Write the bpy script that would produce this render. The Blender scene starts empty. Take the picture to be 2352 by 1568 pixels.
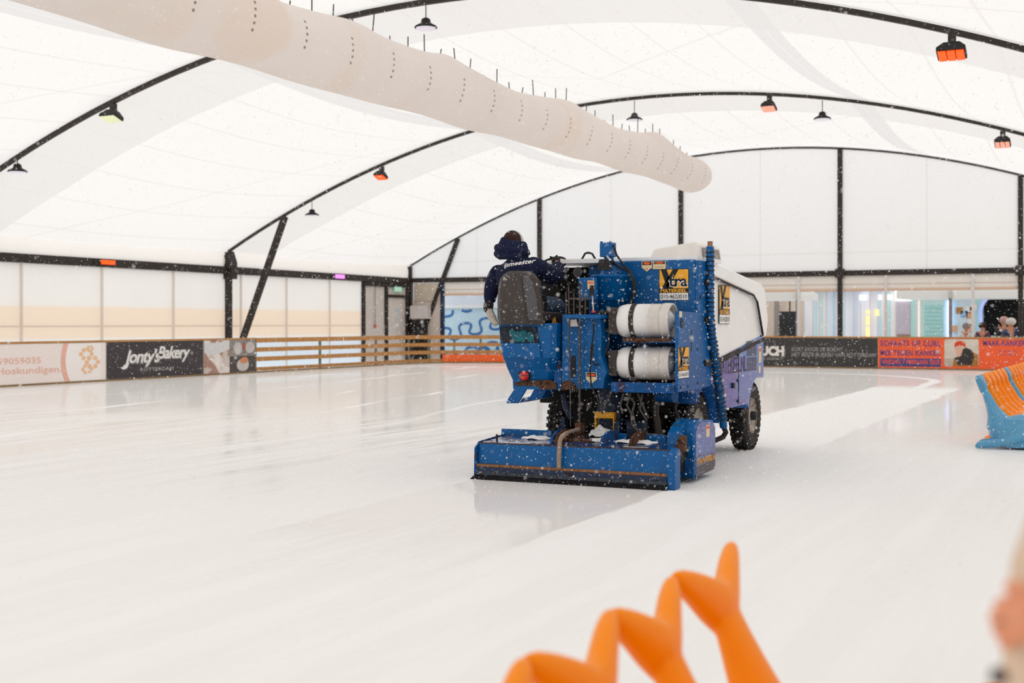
import bpy, math, random
import numpy as np
from mathutils import Vector, Matrix
random.seed(7); rng = np.random.default_rng(11)
PI = math.pi
S = bpy.context.scene
C = S.collection

# ---------------------------------------------------------------- camera, world, exposure
YAW = math.radians(25.8); FPX = 2900.0; EYE = 1.57; CX, CY = 1176.0, 742.0
cd = bpy.data.cameras.new('camera'); cam = bpy.data.objects.new('camera', cd); C.objects.link(cam)
cam.location = (0, 0, EYE); cam.rotation_euler = (PI/2, 0, YAW)
cd.sensor_width = 36; cd.lens = FPX/2352*36; cd.shift_y = -(784-CY)/2352
cd.clip_start = 0.05; cd.clip_end = 400
cd.dof.use_dof = True; cd.dof.focus_distance = 12.6; cd.dof.aperture_fstop = 2.0
S.camera = cam
w = bpy.data.worlds.new('world'); S.world = w; w.use_nodes = True
w.node_tree.nodes['Background'].inputs[0].default_value = (1.0, 0.993, 0.985, 1)
w.node_tree.nodes['Background'].inputs[1].default_value = 1.19
S.view_settings.view_transform = 'Standard'; S.view_settings.look = 'None'
S.view_settings.gamma = 1; S.view_settings.exposure = 0.07; S.view_settings.use_curve_mapping = False
S.cycles.max_bounces = 9; S.cycles.diffuse_bounces = 5; S.cycles.adaptive_threshold = .02; S.cycles.transmission_bounces = 6
S.cycles.use_denoising = True

sn, cs = math.sin(YAW), math.cos(YAW)
def at(x, y, Y=None, X=None):
    """where the sight line through photo pixel (x, y) meets the plane Y=.. or X=.. of the hall"""
    u = (x-CX)/FPX
    d = Y/(cs+sn*u) if Y is not None else X/(-sn+cs*u)
    return Vector((d*(-sn+cs*u), d*(cs+sn*u), EYE-d*(y-CY)/FPX))

# ---------------------------------------------------------------- materials
def lin(h):
    if not isinstance(h, str): return tuple(h)+(1,)
    v = [int(h[i:i+2], 16)/255 for i in (0, 2, 4)]
    return tuple(c/12.92 if c <= .04045 else ((c+.055)/1.055)**2.4 for c in v)+(1,)
MATS = {}
class NT:
    def __init__(s, name):
        s.m = bpy.data.materials.new(name); s.m.use_nodes = True; s.t = s.m.node_tree
        s.b = s.t.nodes['Principled BSDF']; s.out = s.t.nodes['Material Output']
    def n(s, kind, **kw):
        o = s.t.nodes.new(kind)
        for k, v in kw.items(): setattr(o, k, v)
        return o
    def l(s, a, b): s.t.links.new(a, b)
    def val(s, x, inp):
        if isinstance(x, (int, float)): inp.default_value = x
        else: s.l(x, inp)
    def math(s, op, a, b=0.0, c=0.0, clamp=False):
        o = s.n('ShaderNodeMath', operation=op, use_clamp=clamp)
        s.val(a, o.inputs[0]); s.val(b, o.inputs[1])
        if op in ('COMPARE', 'SMOOTH_MIN', 'MULTIPLY_ADD'): s.val(c, o.inputs[2])
        return o.outputs[0]
    def step(s, x, a, b):  # smooth 0..1 between a and b
        o = s.n('ShaderNodeMapRange', interpolation_type='SMOOTHSTEP')
        s.val(x, o.inputs[0]); s.val(a, o.inputs[1]); s.val(b, o.inputs[2]); return o.outputs[0]
    def mix(s, f, a, b):
        o = s.n('ShaderNodeMix', data_type='RGBA')
        s.val(f, o.inputs[0])
        for v, i in ((a, 6), (b, 7)):
            if isinstance(v, (tuple, str)): o.inputs[i].default_value = lin(v) if isinstance(v, str) else v
            else: s.l(v, o.inputs[i])
        return o.outputs[2]
    def pos(s):
        g = s.n('ShaderNodeNewGeometry'); x = s.n('ShaderNodeSeparateXYZ'); s.l(g.outputs['Position'], x.inputs[0])
        return x.outputs[0], x.outputs[1], x.outputs[2], g.outputs['Position']
    def obj(s):
        g = s.n('ShaderNodeTexCoord'); return g.outputs['Object']
    def noise(s, vec, scale, detail=3, rough=.5, stretch=None):
        if stretch:
            mp = s.n('ShaderNodeMapping'); mp.inputs['Scale'].default_value = stretch; s.l(vec, mp.inputs[0]); vec = mp.outputs[0]
        o = s.n('ShaderNodeTexNoise'); o.inputs['Scale'].default_value = scale; o.inputs['Detail'].default_value = detail
        o.inputs['Roughness'].default_value = rough; s.l(vec, o.inputs['Vector']); return o.outputs['Fac']

def mat(name, col, rough=.5, metal=0.0, spec=.5, vary=.06, scale=8, dirt=None, dirtamt=.5, coat=0.0, bump=0.0, emit=0.0, sss=0.0):
    if name in MATS: return MATS[name]
    t = NT(name); b = t.b
    b.inputs['Roughness'].default_value = rough; b.inputs['Metallic'].default_value = metal
    b.inputs['Specular IOR Level'].default_value = spec; b.inputs['Coat Weight'].default_value = coat
    vec = t.pos()[3]
    nz = t.noise(vec, scale, 4)
    c = lin(col); lo = tuple(max(0, v*(1-vary*2)) for v in c[:3])+(1,); hi = tuple(min(1, v*(1+vary)) for v in c[:3])+(1,)
    k = t.mix(nz, lo, hi)
    if dirt:
        n2 = t.noise(vec, scale*1.7, 6, .7); f = t.step(n2, 1-dirtamt-.04, 1-dirtamt+.04)
        k = t.mix(f, k, lin(dirt))
        r = t.math('MULTIPLY_ADD', f, .4, rough, True); t.l(r, b.inputs['Roughness'])
    t.l(k, b.inputs['Base Color'])
    if bump:
        bp = t.n('ShaderNodeBump'); bp.inputs['Strength'].default_value = bump; bp.inputs['Distance'].default_value = .02
        t.l(t.noise(vec, scale*3, 4), bp.inputs['Height']); t.l(bp.outputs[0], b.inputs['Normal'])
    if emit: b.inputs['Emission Color'].default_value = c; b.inputs['Emission Strength'].default_value = emit
    if sss: b.inputs['Subsurface Weight'].default_value = sss; b.inputs['Subsurface Radius'].default_value = (.05, .03, .01)
    MATS[name] = t.m; return t.m

def fabric(name, pattern, transl=.60):
    t = NT(name); t.t.nodes.remove(t.b)
    col = pattern(t)
    d = t.n('ShaderNodeBsdfDiffuse'); tr = t.n('ShaderNodeBsdfTranslucent'); mx = t.n('ShaderNodeMixShader')
    t.l(col, d.inputs[0]); t.l(col, tr.inputs[0]); mx.inputs[0].default_value = transl
    t.l(d.outputs[0], mx.inputs[1]); t.l(tr.outputs[0], mx.inputs[2]); t.l(mx.outputs[0], t.out.inputs[0])
    MATS[name] = t.m; return t.m

WHITE = (.93, .915, .895, 1)
def roof_pat(t):
    X, Y, Z, P = t.pos()
    yy = t.math('MODULO', t.math('ADD', Y, 50), 12)           # frames at Y = 10, 22, 34 ... a second layer beside each
    band = t.math('MULTIPLY', t.step(yy, -.02, .02), t.step(yy, 2.42, 2.36))
    ax = t.math('ABSOLUTE', t.math('ADD', X, 12))
    thick = t.step(t.math('ABSOLUTE', t.math('SUBTRACT', t.math('PINGPONG', t.math('ADD', ax, .2), 5.9), 5.75)), .17, .12)
    thin = t.step(t.math('ABSOLUTE', t.math('SUBTRACT', t.math('MODULO', t.math('ADD', ax, .7), 1.45), .7)), .045, .02)
    dg = t.math('ADD', t.math('MULTIPLY', ax, 1.1), t.math('MULTIPLY', Y, 1.0))
    diag = t.step(t.math('ABSOLUTE', t.math('SUBTRACT', t.math('MODULO', dg, 12), 6)), .09, .03)
    nz = t.noise(P, .25, 3)
    c = t.mix(nz, (.94, .93, .915, 1), (.965, .958, .95, 1))
    c = t.mix(t.math('MULTIPLY', band, 1.0), c, (.86, .845, .83, 1))
    c = t.mix(t.math('MULTIPLY', thick, .8), c, (.80, .79, .79, 1))
    c = t.mix(t.math('MULTIPLY', thin, .5), c, (.84, .81, .77, 1))
    return t.mix(t.math('MULTIPLY', diag, .5), c, (.83, .81, .79, 1))
def gable_pat(t):
    X, Y, Z, P = t.pos()
    s = t.step(t.math('ABSOLUTE', t.math('SUBTRACT', t.math('MODULO', t.math('ADD', X, 40), 2.95), 1.4)), .04, .01)
    h = t.step(t.math('ABSOLUTE', t.math('SUBTRACT', Z, 4.1)), .05, .02)
    nz = t.noise(P, .3, 3)
    c = t.mix(nz, (.965, .955, .945, 1), (.985, .98, .97, 1))
    c = t.mix(t.math('MULTIPLY', h, .3), c, (.8, .77, .72, 1))
    return t.mix(t.math('MULTIPLY', s, .5), c, (.80, .78, .76, 1))
def side_pat(t):
    X, Y, Z, P = t.pos()
    nz = t.noise(P, .35, 3)
    c = t.mix(nz, (.93, .92, .90, 1), (.97, .96, .945, 1))
    peach = t.math('MULTIPLY', t.step(Z, 1.12, 1.15), t.step(Z, 2.06, 2.03))
    c = t.mix(peach, c, (.97, .885, .79, 1))
    lo = t.step(Z, 1.02, .98)
    c = t.mix(lo, c, (.86, .92, .97, 1))
    ln = t.step(t.math('ABSOLUTE', t.math('SUBTRACT', Z, 1.48)), .03, .015)
    return t.mix(t.math('MULTIPLY', ln, .6), c, (.62, .56, .50, 1))
def plain(c1, c2=None):
    return lambda t: t.mix(t.noise(t.pos()[3], .8, 3), lin(c1), lin(c2 or c1))
M_ROOF = fabric('roof_membrane', roof_pat); M_GABLE = fabric('gable_membrane', gable_pat, .68); M_SIDE = fabric('side_sheet', side_pat)
M_VAL = fabric('valance_fabric', plain('F3EEE8', 'F7F3EE'))
M_PEACH = fabric('peach_fabric', plain('F3DDCB', 'F6E4D4'))
def duct_pat(t):
    X, Y, Z, P = t.pos()
    nz = t.noise(P, .7, 4, .6, (1, 1.2, .35))
    c = t.mix(nz, (.88, .82, .78, 1), (.96, .93, .91, 1))
    n2 = t.step(t.noise(P, .5, 3, .5, (1, 1, .3)), .56, .70)
    c = t.mix(t.math('MULTIPLY', n2, .6), c, (.92, .80, .70, 1))
    sy = t.math('ABSOLUTE', t.math('SUBTRACT', t.math('MODULO', Y, 1.3), .65))
    sz = t.math('ABSOLUTE', t.math('SUBTRACT', t.math('MODULO', Z, .1), .05))
    dot = t.step(t.math('SQRT', t.math('ADD', t.math('POWER', t.math('MULTIPLY', sy, .8), 2), t.math('POWER', sz, 2))), .028, .018)
    win = t.math('MULTIPLY', t.step(Z, 5.80, 5.81), t.step(Z, 6.31, 6.30))
    return t.mix(t.math('MULTIPLY', t.math('MULTIPLY', dot, win), .8), c, (.22, .17, .13, 1))
M_DUCT = fabric('duct_fabric', duct_pat, .52)

def ice():
    t = NT('ice'); t.t.nodes.remove(t.b)
    X, Y, Z, P = t.pos()
    ry = t.math('MAXIMUM', t.math('SUBTRACT', Y, 35), 0)
    dist = t.math('SUBTRACT', t.math('SQRT', t.math('ADD', t.math('POWER', t.math('MAXIMUM', t.math('ADD', X, 9.5), 0), 2), t.math('POWER', ry, 2))), 5)   # 0 on the lane's middle
    wob = t.math('MULTIPLY', t.math('SUBTRACT', t.noise(P, .6, 4), .5), .35)
    dd = t.math('ABSOLUTE', t.math('ADD', dist, wob))
    lane = t.math('MULTIPLY', t.step(dd, 1.05, .93), t.math('MULTIPLY', t.step(Y, 12.2, 12.6), t.step(Y, 33.5, 30.5)))
    arc = t.math('MULTIPLY', t.step(dd, .2, .08), t.step(Y, 30, 32))
    # fresh water behind the machine
    wx = t.math('ABSOLUTE', t.math('ADD', X, 4.86))
    wx = t.math('ADD', wx, t.math('MULTIPLY', t.math('SUBTRACT', t.noise(P, 2.0, 4, .6, (2, .35, 1)), .5), .25))
    trail = t.math('MULTIPLY', t.step(wx, 1.06, .98), t.math('MULTIPLY', t.step(Y, 11.5, 11.4), t.step(t.math('ADD', Y, t.math('MULTIPLY', t.noise(P, 1.2, 4, .6, (1.5, .3, 1)), 5)), 8.5, 12.5)))
    # older passes: thin white lines of shavings running down the hall
    q = t.math('ADD', t.math('ADD', X, t.math('MULTIPLY', Y, .17)), t.math('MULTIPLY', t.noise(P, .12, 2), 2.5))
    ln = t.step(t.math('ABSOLUTE', t.math('SUBTRACT', t.math('MODULO', t.math('ADD', q, 60), 2.3), 1.1)), .13, .03)
    ln = t.math('MULTIPLY', ln, t.math('MULTIPLY', t.step(t.noise(P, .16, 3), .46, .56), t.step(X, -9, -13)))
    streak = t.noise(P, 1.0, 6, .6, (3.0, .22, 1))
    fine = t.noise(P, 9, 5, .6, (2.5, .5, 1))
    wet = t.math('MULTIPLY', t.step(streak, .36, .62), t.step(X, -3.2, -7.0))
    farr = t.step(Y, 13, 20)
    wet = t.math('MAXIMUM', t.math('MULTIPLY', wet, .9), t.math('MULTIPLY', farr, .85))
    wet = t.math('MULTIPLY', wet, t.step(Y, 5.5, 12))
    wet = t.math('MAXIMUM', wet, trail)
    snow = t.math('MAXIMUM', t.math('MAXIMUM', lane, arc), ln)
    wet = t.math('MULTIPLY', wet, t.math('SUBTRACT', 1, t.math('MULTIPLY', snow, .93)))
    col = t.mix(fine, (.88, .865, .845, 1), (.93, .915, .90, 1))
    col = t.mix(t.math('MULTIPLY', t.step(streak, .42, .6), .5), col, (.95, .94, .925, 1))
    col = t.mix(t.math('MULTIPLY', wet, .45), col, (.82, .785, .755, 1))
    col = t.mix(t.math('MULTIPLY', trail, .6), col, (.80, .755, .735, 1))
    col = t.mix(t.math('MULTIPLY', snow, .75), col, (.96, .95, .94, 1))
    d = t.n('ShaderNodeBsdfDiffuse'); g = t.n('ShaderNodeBsdfGlossy'); mx = t.n('ShaderNodeMixShader'); fr = t.n('ShaderNodeFresnel')
    fr.inputs[0].default_value = 1.31; t.l(col, d.inputs[0]); g.inputs[0].default_value = (.97, .97, .97, 1)
    t.l(t.math('MULTIPLY_ADD', t.math('SUBTRACT', 1, wet), .3, .035), g.inputs['Roughness'])
    t.l(t.math('MULTIPLY', fr.outputs[0], t.math('MULTIPLY_ADD', wet, .42, .10)), mx.inputs[0])
    bp = t.n('ShaderNodeBump'); bp.inputs['Strength'].default_value = .05; bp.inputs['Distance'].default_value = .004
    t.l(fine, bp.inputs['Height']); t.l(bp.outputs[0], d.inputs['Normal']); t.l(bp.outputs[0], g.inputs['Normal'])
    t.l(d.outputs[0], mx.inputs[1]); t.l(g.outputs[0], mx.inputs[2]); t.l(mx.outputs[0], t.out.inputs[0])
    return t.m
M_ICE = ice()
STEEL = mat('dark_steel', '2E2520', .55, 0, .4, .15, 3)
FRAME = mat('thin_frame', '453F39', .6, 0, .3, .1, 3)
WOOD = mat('pine_wood', 'C08A4E', .65, 0, .3, .14, 5)
BLUE = mat('blue_paint', '005A9A', .38, 0, .25, .14, 5, '3A2417', .30)
BLUE_RUST = mat('blue_paint_rusted', '004E8E', .45, 0, .22, .18, 6, '4A2A18', .42)
RUST = mat('rusty_steel', '5A3A26', .75, 0, .3, .25, 12, '2A1B12', .45)
BLUESIDE = mat('blue_side_glare_paint', '1E66B8', .25, 0, .5, .08, 4, coat=.3)  # lighter than the rear blue: white glare on the flank mixed into the colour
DBLUE = mat('dark_blue_steel', '14284A', .5, 0, .4, .2, 9, '2A1C16', .4)
BLACK = mat('black_rubber', '171414', .6, 0, .4, .2, 10)
DARK = mat('dark_machinery', '100D0C', .7, 0, .3, .3, 9)
SHELL = mat('seat_shell', '3B332F', .5, 0, .4, .1, 5)
SHELL2 = mat('seat_shell_edge', '4E4D50', .4, 0, .5, .06, 5)
HOOD = mat('white_hood', 'F4F3F2', .3, 0, .5, .03, 3, coat=.2)
CYL = mat('white_cylinder_paint', 'F2EFEC', .4, 0, .5, .05, 6)
CYLG = mat('grubby_cylinder_paint', 'DAD3CC', .55, 0, .4, .12, 10, '7A5A3C', .3)
YEL = mat('yellow_paint', 'F2A900', .4, 0, .5, .04)
ORG = mat('sign_orange', 'F2632A', .5, 0, .3, .03)
CREAM = mat('cream_label', 'E8CFA6', .5, 0, .3, .05)
REDL = mat('red_lens', 'D01414', .2, 0, .6, .03)
SNOW = mat('packed_snow', 'F4F1EF', .8, 0, .2, .05, 20, bump=.5)
INK = mat('black_ink', '1C1B1C', .5, 0, .3, .02)
WINK = mat('white_ink', 'F2EFEC', .5, 0, .3, .02)
PIPE = mat('beige_hose', '9C8672', .6, 0, .3, .15, 20)
CHROME = mat('chrome', 'B8B4B0', .25, .9, .5, .05)
ORANGE = mat('orange_plastic', (1.0, .27, .0), .35, 0, .16, .01, 3, sss=.1)
AQUA = mat('blue_plastic', '5A9FC6', .35, 0, .5, .04, 3, sss=.1)
NAVY = mat('navy_fleece', '161C38', .9, 0, .2, .15, 14, bump=.4)
NAVYH = mat('navy_hood', '191F3C', .9, 0, .2, .15, 14, bump=.4)
JEANS = mat('washed_denim', '4F5F70', .85, 0, .2, .15, 20, bump=.3)
SKIN = mat('skin', 'C98E70', .5, 0, .4, .05, 12, sss=.2)
HAIR = mat('brown_hair', '3A2018', .8, 0, .3, .3, 40, bump=.6)
GLOVE = mat('pale_glove', 'B9ADA3', .8, 0, .2, .1, 20)
BOOT = mat('black_boot', '1B1716', .6, 0, .3, .1)
TEAL = mat('teal_cloth', '2F6E7C', .9, 0, .2, .4, 14, '122C44', .4)
HEAT = mat('glowing_heater', 'FF4A0C', .4, 0, .3, 0, emit=1.3)
PINKL = mat('pink_lamp', 'F07BF0', .4, 0, .3, 0, emit=1.3)
LENS = mat('lamp_lens', 'E8E4F2', .3, 0, .5, 0, emit=.25)

# ---------------------------------------------------------------- mesh building
WLOC = {}
_tx = {}
def text_mesh(s, bold, shear, spacing):
    k = (s, bold, shear, spacing)
    if k in _tx: return _tx[k]
    cu = bpy.data.curves.new('t', 'FONT'); cu.body = s; cu.size = 1; cu.offset = bold; cu.shear = shear; cu.space_character = spacing
    cu.resolution_u = 3; cu.fill_mode = 'FRONT' if hasattr(cu, 'fill_mode') else cu.fill_mode
    o = bpy.data.objects.new('t', cu); C.objects.link(o)
    dg = bpy.context.evaluated_depsgraph_get(); me = bpy.data.meshes.new_from_object(o.evaluated_get(dg))
    vs = [tuple(v.co) for v in me.vertices]; fs = [tuple(p.vertices) for p in me.polygons if p.normal.z > -.5 or True]
    bpy.data.objects.remove(o); bpy.data.curves.remove(cu); bpy.data.meshes.remove(me)
    x0 = min(v[0] for v in vs); x1 = max(v[0] for v in vs); y0 = min(v[1] for v in vs); y1 = max(v[1] for v in vs)
    vs = [((v[0]-x0)/(x1-x0), (v[1]-y0)/(y1-y0)) for v in vs]
    _tx[k] = (vs, fs); return _tx[k]

class MB:
    def __init__(s): s.v = []; s.f = []; s.mi = []; s.sm = []; s.mats = []
    def m(s, m):
        if m not in s.mats: s.mats.append(m)
        return s.mats.index(m)
    def add(s, vs, fs, m, smooth=False):
        b = len(s.v); k = s.m(m); s.v += [tuple(v) for v in vs]
        for f in fs: s.f.append(tuple(i+b for i in f)); s.mi.append(k); s.sm.append(smooth)
        return s
    def box(s, x0, x1, y0, y1, z0, z1, m):
        v = [(x, y, z) for z in (z0, z1) for y in (y0, y1) for x in (x0, x1)]
        return s.add(v, [(0, 2, 3, 1), (4, 5, 7, 6), (0, 1, 5, 4), (2, 6, 7, 3), (0, 4, 6, 2), (1, 3, 7, 5)], m)
    def obox(s, p, q, w, h, m, up=(0, 0, 1)):   # bar from p to q, w across, h along 'up'
        p, q = Vector(p), Vector(q); d = (q-p).normalized(); u = Vector(up); r = d.cross(u).normalized(); u = r.cross(d)
        v = [e+r*a*w/2+u*b*h/2 for e in (p, q) for a, b in ((-1, -1), (1, -1), (1, 1), (-1, 1))]
        return s.add(v, [(3, 2, 1, 0), (4, 5, 6, 7), (0, 1, 5, 4), (1, 2, 6, 5), (2, 3, 7, 6), (3, 0, 4, 7)], m)
    def prism(s, pts, axis, a, b, m, smooth=False):   # polygon in the two other axes, extruded from a to b
        def P(p, t): return (t, p[0], p[1]) if axis == 'x' else (p[0], t, p[1]) if axis == 'y' else (p[0], p[1], t)
        n = len(pts); v = [P(p, a) for p in pts]+[P(p, b) for p in pts]
        fs = [tuple(range(n))[::-1], tuple(range(n, 2*n))]+[(i, (i+1) % n, n+(i+1) % n, n+i) for i in range(n)]
        return s.add(v, fs, m, smooth)
    def slab(s, pts, off, m):   # any planar polygon of 3-D points, thickened by vector off
        n = len(pts); off = Vector(off); v = [Vector(p) for p in pts]; v += [p+off for p in v]
        return s.add(v, [tuple(range(n))[::-1], tuple(range(n, 2*n))]+[(i, (i+1) % n, n+(i+1) % n, n+i) for i in range(n)], m)
    def loft(s, rings, m, cap=True, smooth=True, closed=True):
        n = len(rings[0]); v = [p for r in rings for p in r]; fs = []
        for i in range(len(rings)-1):
            for j in range(n if closed else n-1):
                a = i*n+j; b = i*n+(j+1) % n; fs.append((a, b, b+n, a+n))
        s.add(v, fs, m, smooth)
        if cap: s.add(rings[0], [tuple(range(n))[::-1]], m); s.add(rings[-1], [tuple(range(n))], m)
        return s
    def tube(s, path, r, m, n=10, cap=True):
        P = [Vector(p) for p in path]; rs = r if isinstance(r, (list, tuple)) else [r]*len(P); rings = []
        up = None
        for i, p in enumerate(P):
            d = (P[min(i+1, len(P)-1)]-P[max(i-1, 0)]).normalized()
            if up is None: up = Vector((0, 0, 1)) if abs(d.z) < .9 else Vector((0, 1, 0))
            a = d.cross(up).normalized(); up = a.cross(d).normalized()
            rings.append([p+(a*math.cos(t)+up*math.sin(t))*rs[i] for t in (2*PI*k/n for k in range(n))])
        return s.loft(rings, m, cap)
    def lathe(s, prof, o, axis, m, n=24, cap=True):    # prof: (radius, distance along axis)
        o = Vector(o); ax = {'x': Vector((1, 0, 0)), 'y': Vector((0, 1, 0)), 'z': Vector((0, 0, 1))}[axis] if isinstance(axis, str) else Vector(axis).normalized()
        a = ax.orthogonal().normalized(); b = ax.cross(a)
        rings = [[o+ax*t+(a*math.cos(q)+b*math.sin(q))*max(r, 1e-4) for q in (2*PI*k/n for k in range(n))] for r, t in prof]
        return s.loft(rings, m, cap)
    def ell(s, c, r, m, n=14, k=8, rot=None):
        c = Vector(c); rings = []
        for i in range(k+1):
            ph = -PI/2+PI*i/k; rr = max(math.cos(ph), .01)
            ring = []
            for j in range(n):
                q = 2*PI*j/n; p = Vector((r[0]*rr*math.cos(q), r[1]*rr*math.sin(q), r[2]*math.sin(ph)))
                if rot: p = rot @ p
                ring.append(c+p)
            rings.append(ring)
        return s.loft(rings, m)
    def rect(s, o, ux, uz, x0, x1, z0, z1, m, off=0.0):   # flat plate in the plane (o, ux, uz)
        o = Vector(o); ux = Vector(ux); uz = Vector(uz); nn = ux.cross(uz).normalized()
        v = [o+ux*x+uz*z+nn*off for x, z in ((x0, z0), (x1, z0), (x1, z1), (x0, z1))]
        return s.add(v, [(0, 1, 2, 3)], m)
    def poly(s, o, ux, uz, pts, m, off=0.0):
        o = Vector(o); ux = Vector(ux); uz = Vector(uz); nn = ux.cross(uz).normalized()
        return s.add([o+ux*x+uz*z+nn*off for x, z in pts], [tuple(range(len(pts)))], m)
    def text(s, t, o, ux, uz, x0, x1, z0, z1, m, off=0.0, bold=0.0, shear=0.0, sp=1.0):
        vs, fs = text_mesh(t, bold, shear, sp); o = Vector(o); ux = Vector(ux); uz = Vector(uz); nn = ux.cross(uz).normalized()
        return s.add([o+ux*(x0+(x1-x0)*a)+uz*(z0+(z1-z0)*b)+nn*off for a, b in vs], fs, m)
    def build(s, name, parent=None, bevel=0.0, keep=False, seg=2):
        v = np.array(s.v, dtype=float); c = Vector((0, 0, 0)) if keep else Vector((v.min(0)+v.max(0))/2)
        if not keep and parent is None: c.z = v[:, 2].min()
        me = bpy.data.meshes.new(name); me.from_pydata([tuple(p) for p in v-np.array(c)], [], s.f)
        for m in s.mats: me.materials.append(m)
        me.polygons.foreach_set('material_index', s.mi); me.polygons.foreach_set('use_smooth', s.sm); me.update()
        o = bpy.data.objects.new(name, me); C.objects.link(o); return place(o, c, parent, bevel, seg)
def place(o, c, parent=None, bevel=0.0, seg=2):
    c = Vector(c); pl = WLOC.get(parent.name, Vector(parent.location)) if parent else Vector((0, 0, 0))
    o.location = c-pl; o.parent = parent; WLOC[o.name] = c
    if bevel:
        b = o.modifiers.new('bevel', 'BEVEL'); b.width = bevel; b.segments = seg; b.limit_method = 'ANGLE'; b.angle_limit = .7
    return o
def tag(o, label, cat, group=None, kind=None):
    o['label'] = label; o['category'] = cat
    if group: o['group'] = group
    if kind: o['kind'] = kind
    return o
def struct(o): o['kind'] = 'structure'; return o
def thing(name, label, cat, loc, group=None, rz=0):
    o = bpy.data.objects.new(name, None); C.objects.link(o); o.location = loc; o.rotation_euler = (0, 0, rz)
    o.empty_display_size = .1; WLOC[o.name] = Vector(loc); return tag(o, label, cat, group)
def skin(name, joints, bones, m, parent=None, sub=2, smooth=0, squash=None):
    """one continuous skinned surface: joints {key: (co, r or (rx, ry))}, bones [(a, b)], the first joint is the root"""
    keys = list(joints); me = bpy.data.meshes.new(name)
    vs = [Vector(joints[k][0]) for k in keys]; c = sum(vs, Vector())/len(vs)
    me.from_pydata([v-c for v in vs], [(keys.index(a), keys.index(b)) for a, b in bones], [])
    o = bpy.data.objects.new(name, me); C.objects.link(o)
    md = o.modifiers.new('s', 'SKIN'); md.use_smooth_shade = True; md.branch_smoothing = .6
    for i, k in enumerate(keys):
        r = joints[k][1]; sv = me.skin_vertices[0].data[i]; sv.radius = (r, r) if not isinstance(r, tuple) else r; sv.use_root = (i == 0)
    ss = o.modifiers.new('u', 'SUBSURF'); ss.levels = sub; ss.render_levels = sub
    dg = bpy.context.evaluated_depsgraph_get(); m2 = bpy.data.meshes.new_from_object(o.evaluated_get(dg))
    o.modifiers.clear(); o.data = m2; m2.name = name; bpy.data.meshes.remove(me)
    m2.materials.clear(); m2.materials.append(m)
    for p in m2.polygons: p.use_smooth = True; p.material_index = 0
    return place(o, c, parent)
def copy_tree(o, parent=None):
    c = o.copy(); C.objects.link(c); c.parent = parent
    for ch in list(o.children): copy_tree(ch, c)
    return c
def mound(b, c, rx, ry, h, m, n=26, rough=.5, seed=1):
    """an irregular heap with its foot at c"""
    rg = random.Random(seed); ph = [rg.uniform(0, 6.3) for _ in range(8)]; V = []; Fc = []
    for i in range(n+1):
        for j in range(n+1):
            x, y = 2*i/n-1, 2*j/n-1; q = math.hypot(x, y); a = math.atan2(y, x)
            R = 1+.14*math.sin(3*a+ph[0])+.09*math.sin(5*a+ph[1]); e = max(0.0, 1-(q/R)**2)
            z = h*(e**.7)*(1+rough*(.4*math.sin(5*x+ph[2])*math.sin(6*y+ph[3])+.3*math.sin(11*x+ph[4])*math.sin(9*y+ph[5])+.35*(rg.random()-.5)))
            V.append((c[0]+rx*x*min(1, R/max(q, .01)) if q > R else c[0]+rx*x, c[1]+ry*y*min(1, R/max(q, .01)) if q > R else c[1]+ry*y, c[2]+z-(.004 if e == 0 else 0)))
    for i in range(n):
        for j in range(n): a = i*(n+1)+j; Fc.append((a, a+n+1, a+n+2, a+1))
    return b.add(V, Fc, m, True)
UX, UY, UZ = (1, 0, 0), (0, 1, 0), (0, 0, 1)
XR = (0, 1, 0)    # writing direction on a face that looks towards +X

# ---------------------------------------------------------------- tent shell
XL, XRT, YG = -27.05, 3.05, 46.0
def arch(x): return 8.0-.0179*(x+12)**2
FR = [-14, -2, 10, 22, 34, 46]
b = MB(); b.box(-26.9, 2.9, -14, 45.9, -.12, 0, M_ICE); struct(b.build('floor'))
b = MB(); b.box(-45, 20, 46.0, 75, -.14, -.02, mat('plaza_paving', 'B9B2AA', .8, scale=2)); struct(b.build('plaza_floor'))
b = MB(); nx, ny = 60, 16
for k in range(len(FR)-1):
    V = []; Fc = []
    for j in range(ny+1):
        tt = j/ny; y = FR[k]+12*tt
        for i in range(nx+1):
            x = -27.1+30.2*i/nx; e = min(1, (15.1-abs(x+12))/2.5)
            V.append((x, y, arch(x)+.09-.34*math.sin(PI*tt)*(.35+.65*e)))
    for j in range(ny):
        for i in range(nx):
            a = j*(nx+1)+i; Fc.append((a, a+1, a+nx+2, a+nx+1))
    b.add(V, Fc, M_ROOF, True)
struct(b.build('ceiling'))
# side sheets: drape from roof edge to the eave beam, and sheet below it
def drape(x, sgn):
    b = MB(); V = []; Fc = []; N = 80
    for j in range(N+1):
        y = -14+60*j/N; tt = ((y+14) % 12)/12; zt = arch(-27.1)+.09-.34*math.sin(PI*tt)*.35
        for q, z in enumerate((zt, zt-(zt-3.45)*.5, 3.42)): V.append((x+sgn*(0, .07, .04)[q], y, z))
    for j in range(N):
        for q in range(2): a = j*3+q; Fc.append((a, a+1, a+4, a+3))
    b.add(V, Fc, M_VAL, True); b.box(x-.02, x+.02, -14, 42.3 if x < 0 else 46, 0, 3.25, M_SIDE)
    return b
struct(drape(XL-.05, 1).build('wall_left', keep=True)); struct(drape(XRT+.05, -1).build('wall_right', keep=True))
def gable(y, z0):
    b = MB(); n = 60; V = []; Fc = []
    for i in range(n+1):
        x = -27.1+30.2*i/n; V += [(x, y, z0), (x, y, arch(x)+.08)]
    for i in range(n): Fc.append((2*i, 2*i+2, 2*i+3, 2*i+1))
    return b.add(V, Fc, M_GABLE)
struct(gable(46.02, 3.42).build('wall_far', keep=True)); struct(gable(-14, 0).build('wall_back', keep=True))
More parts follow.
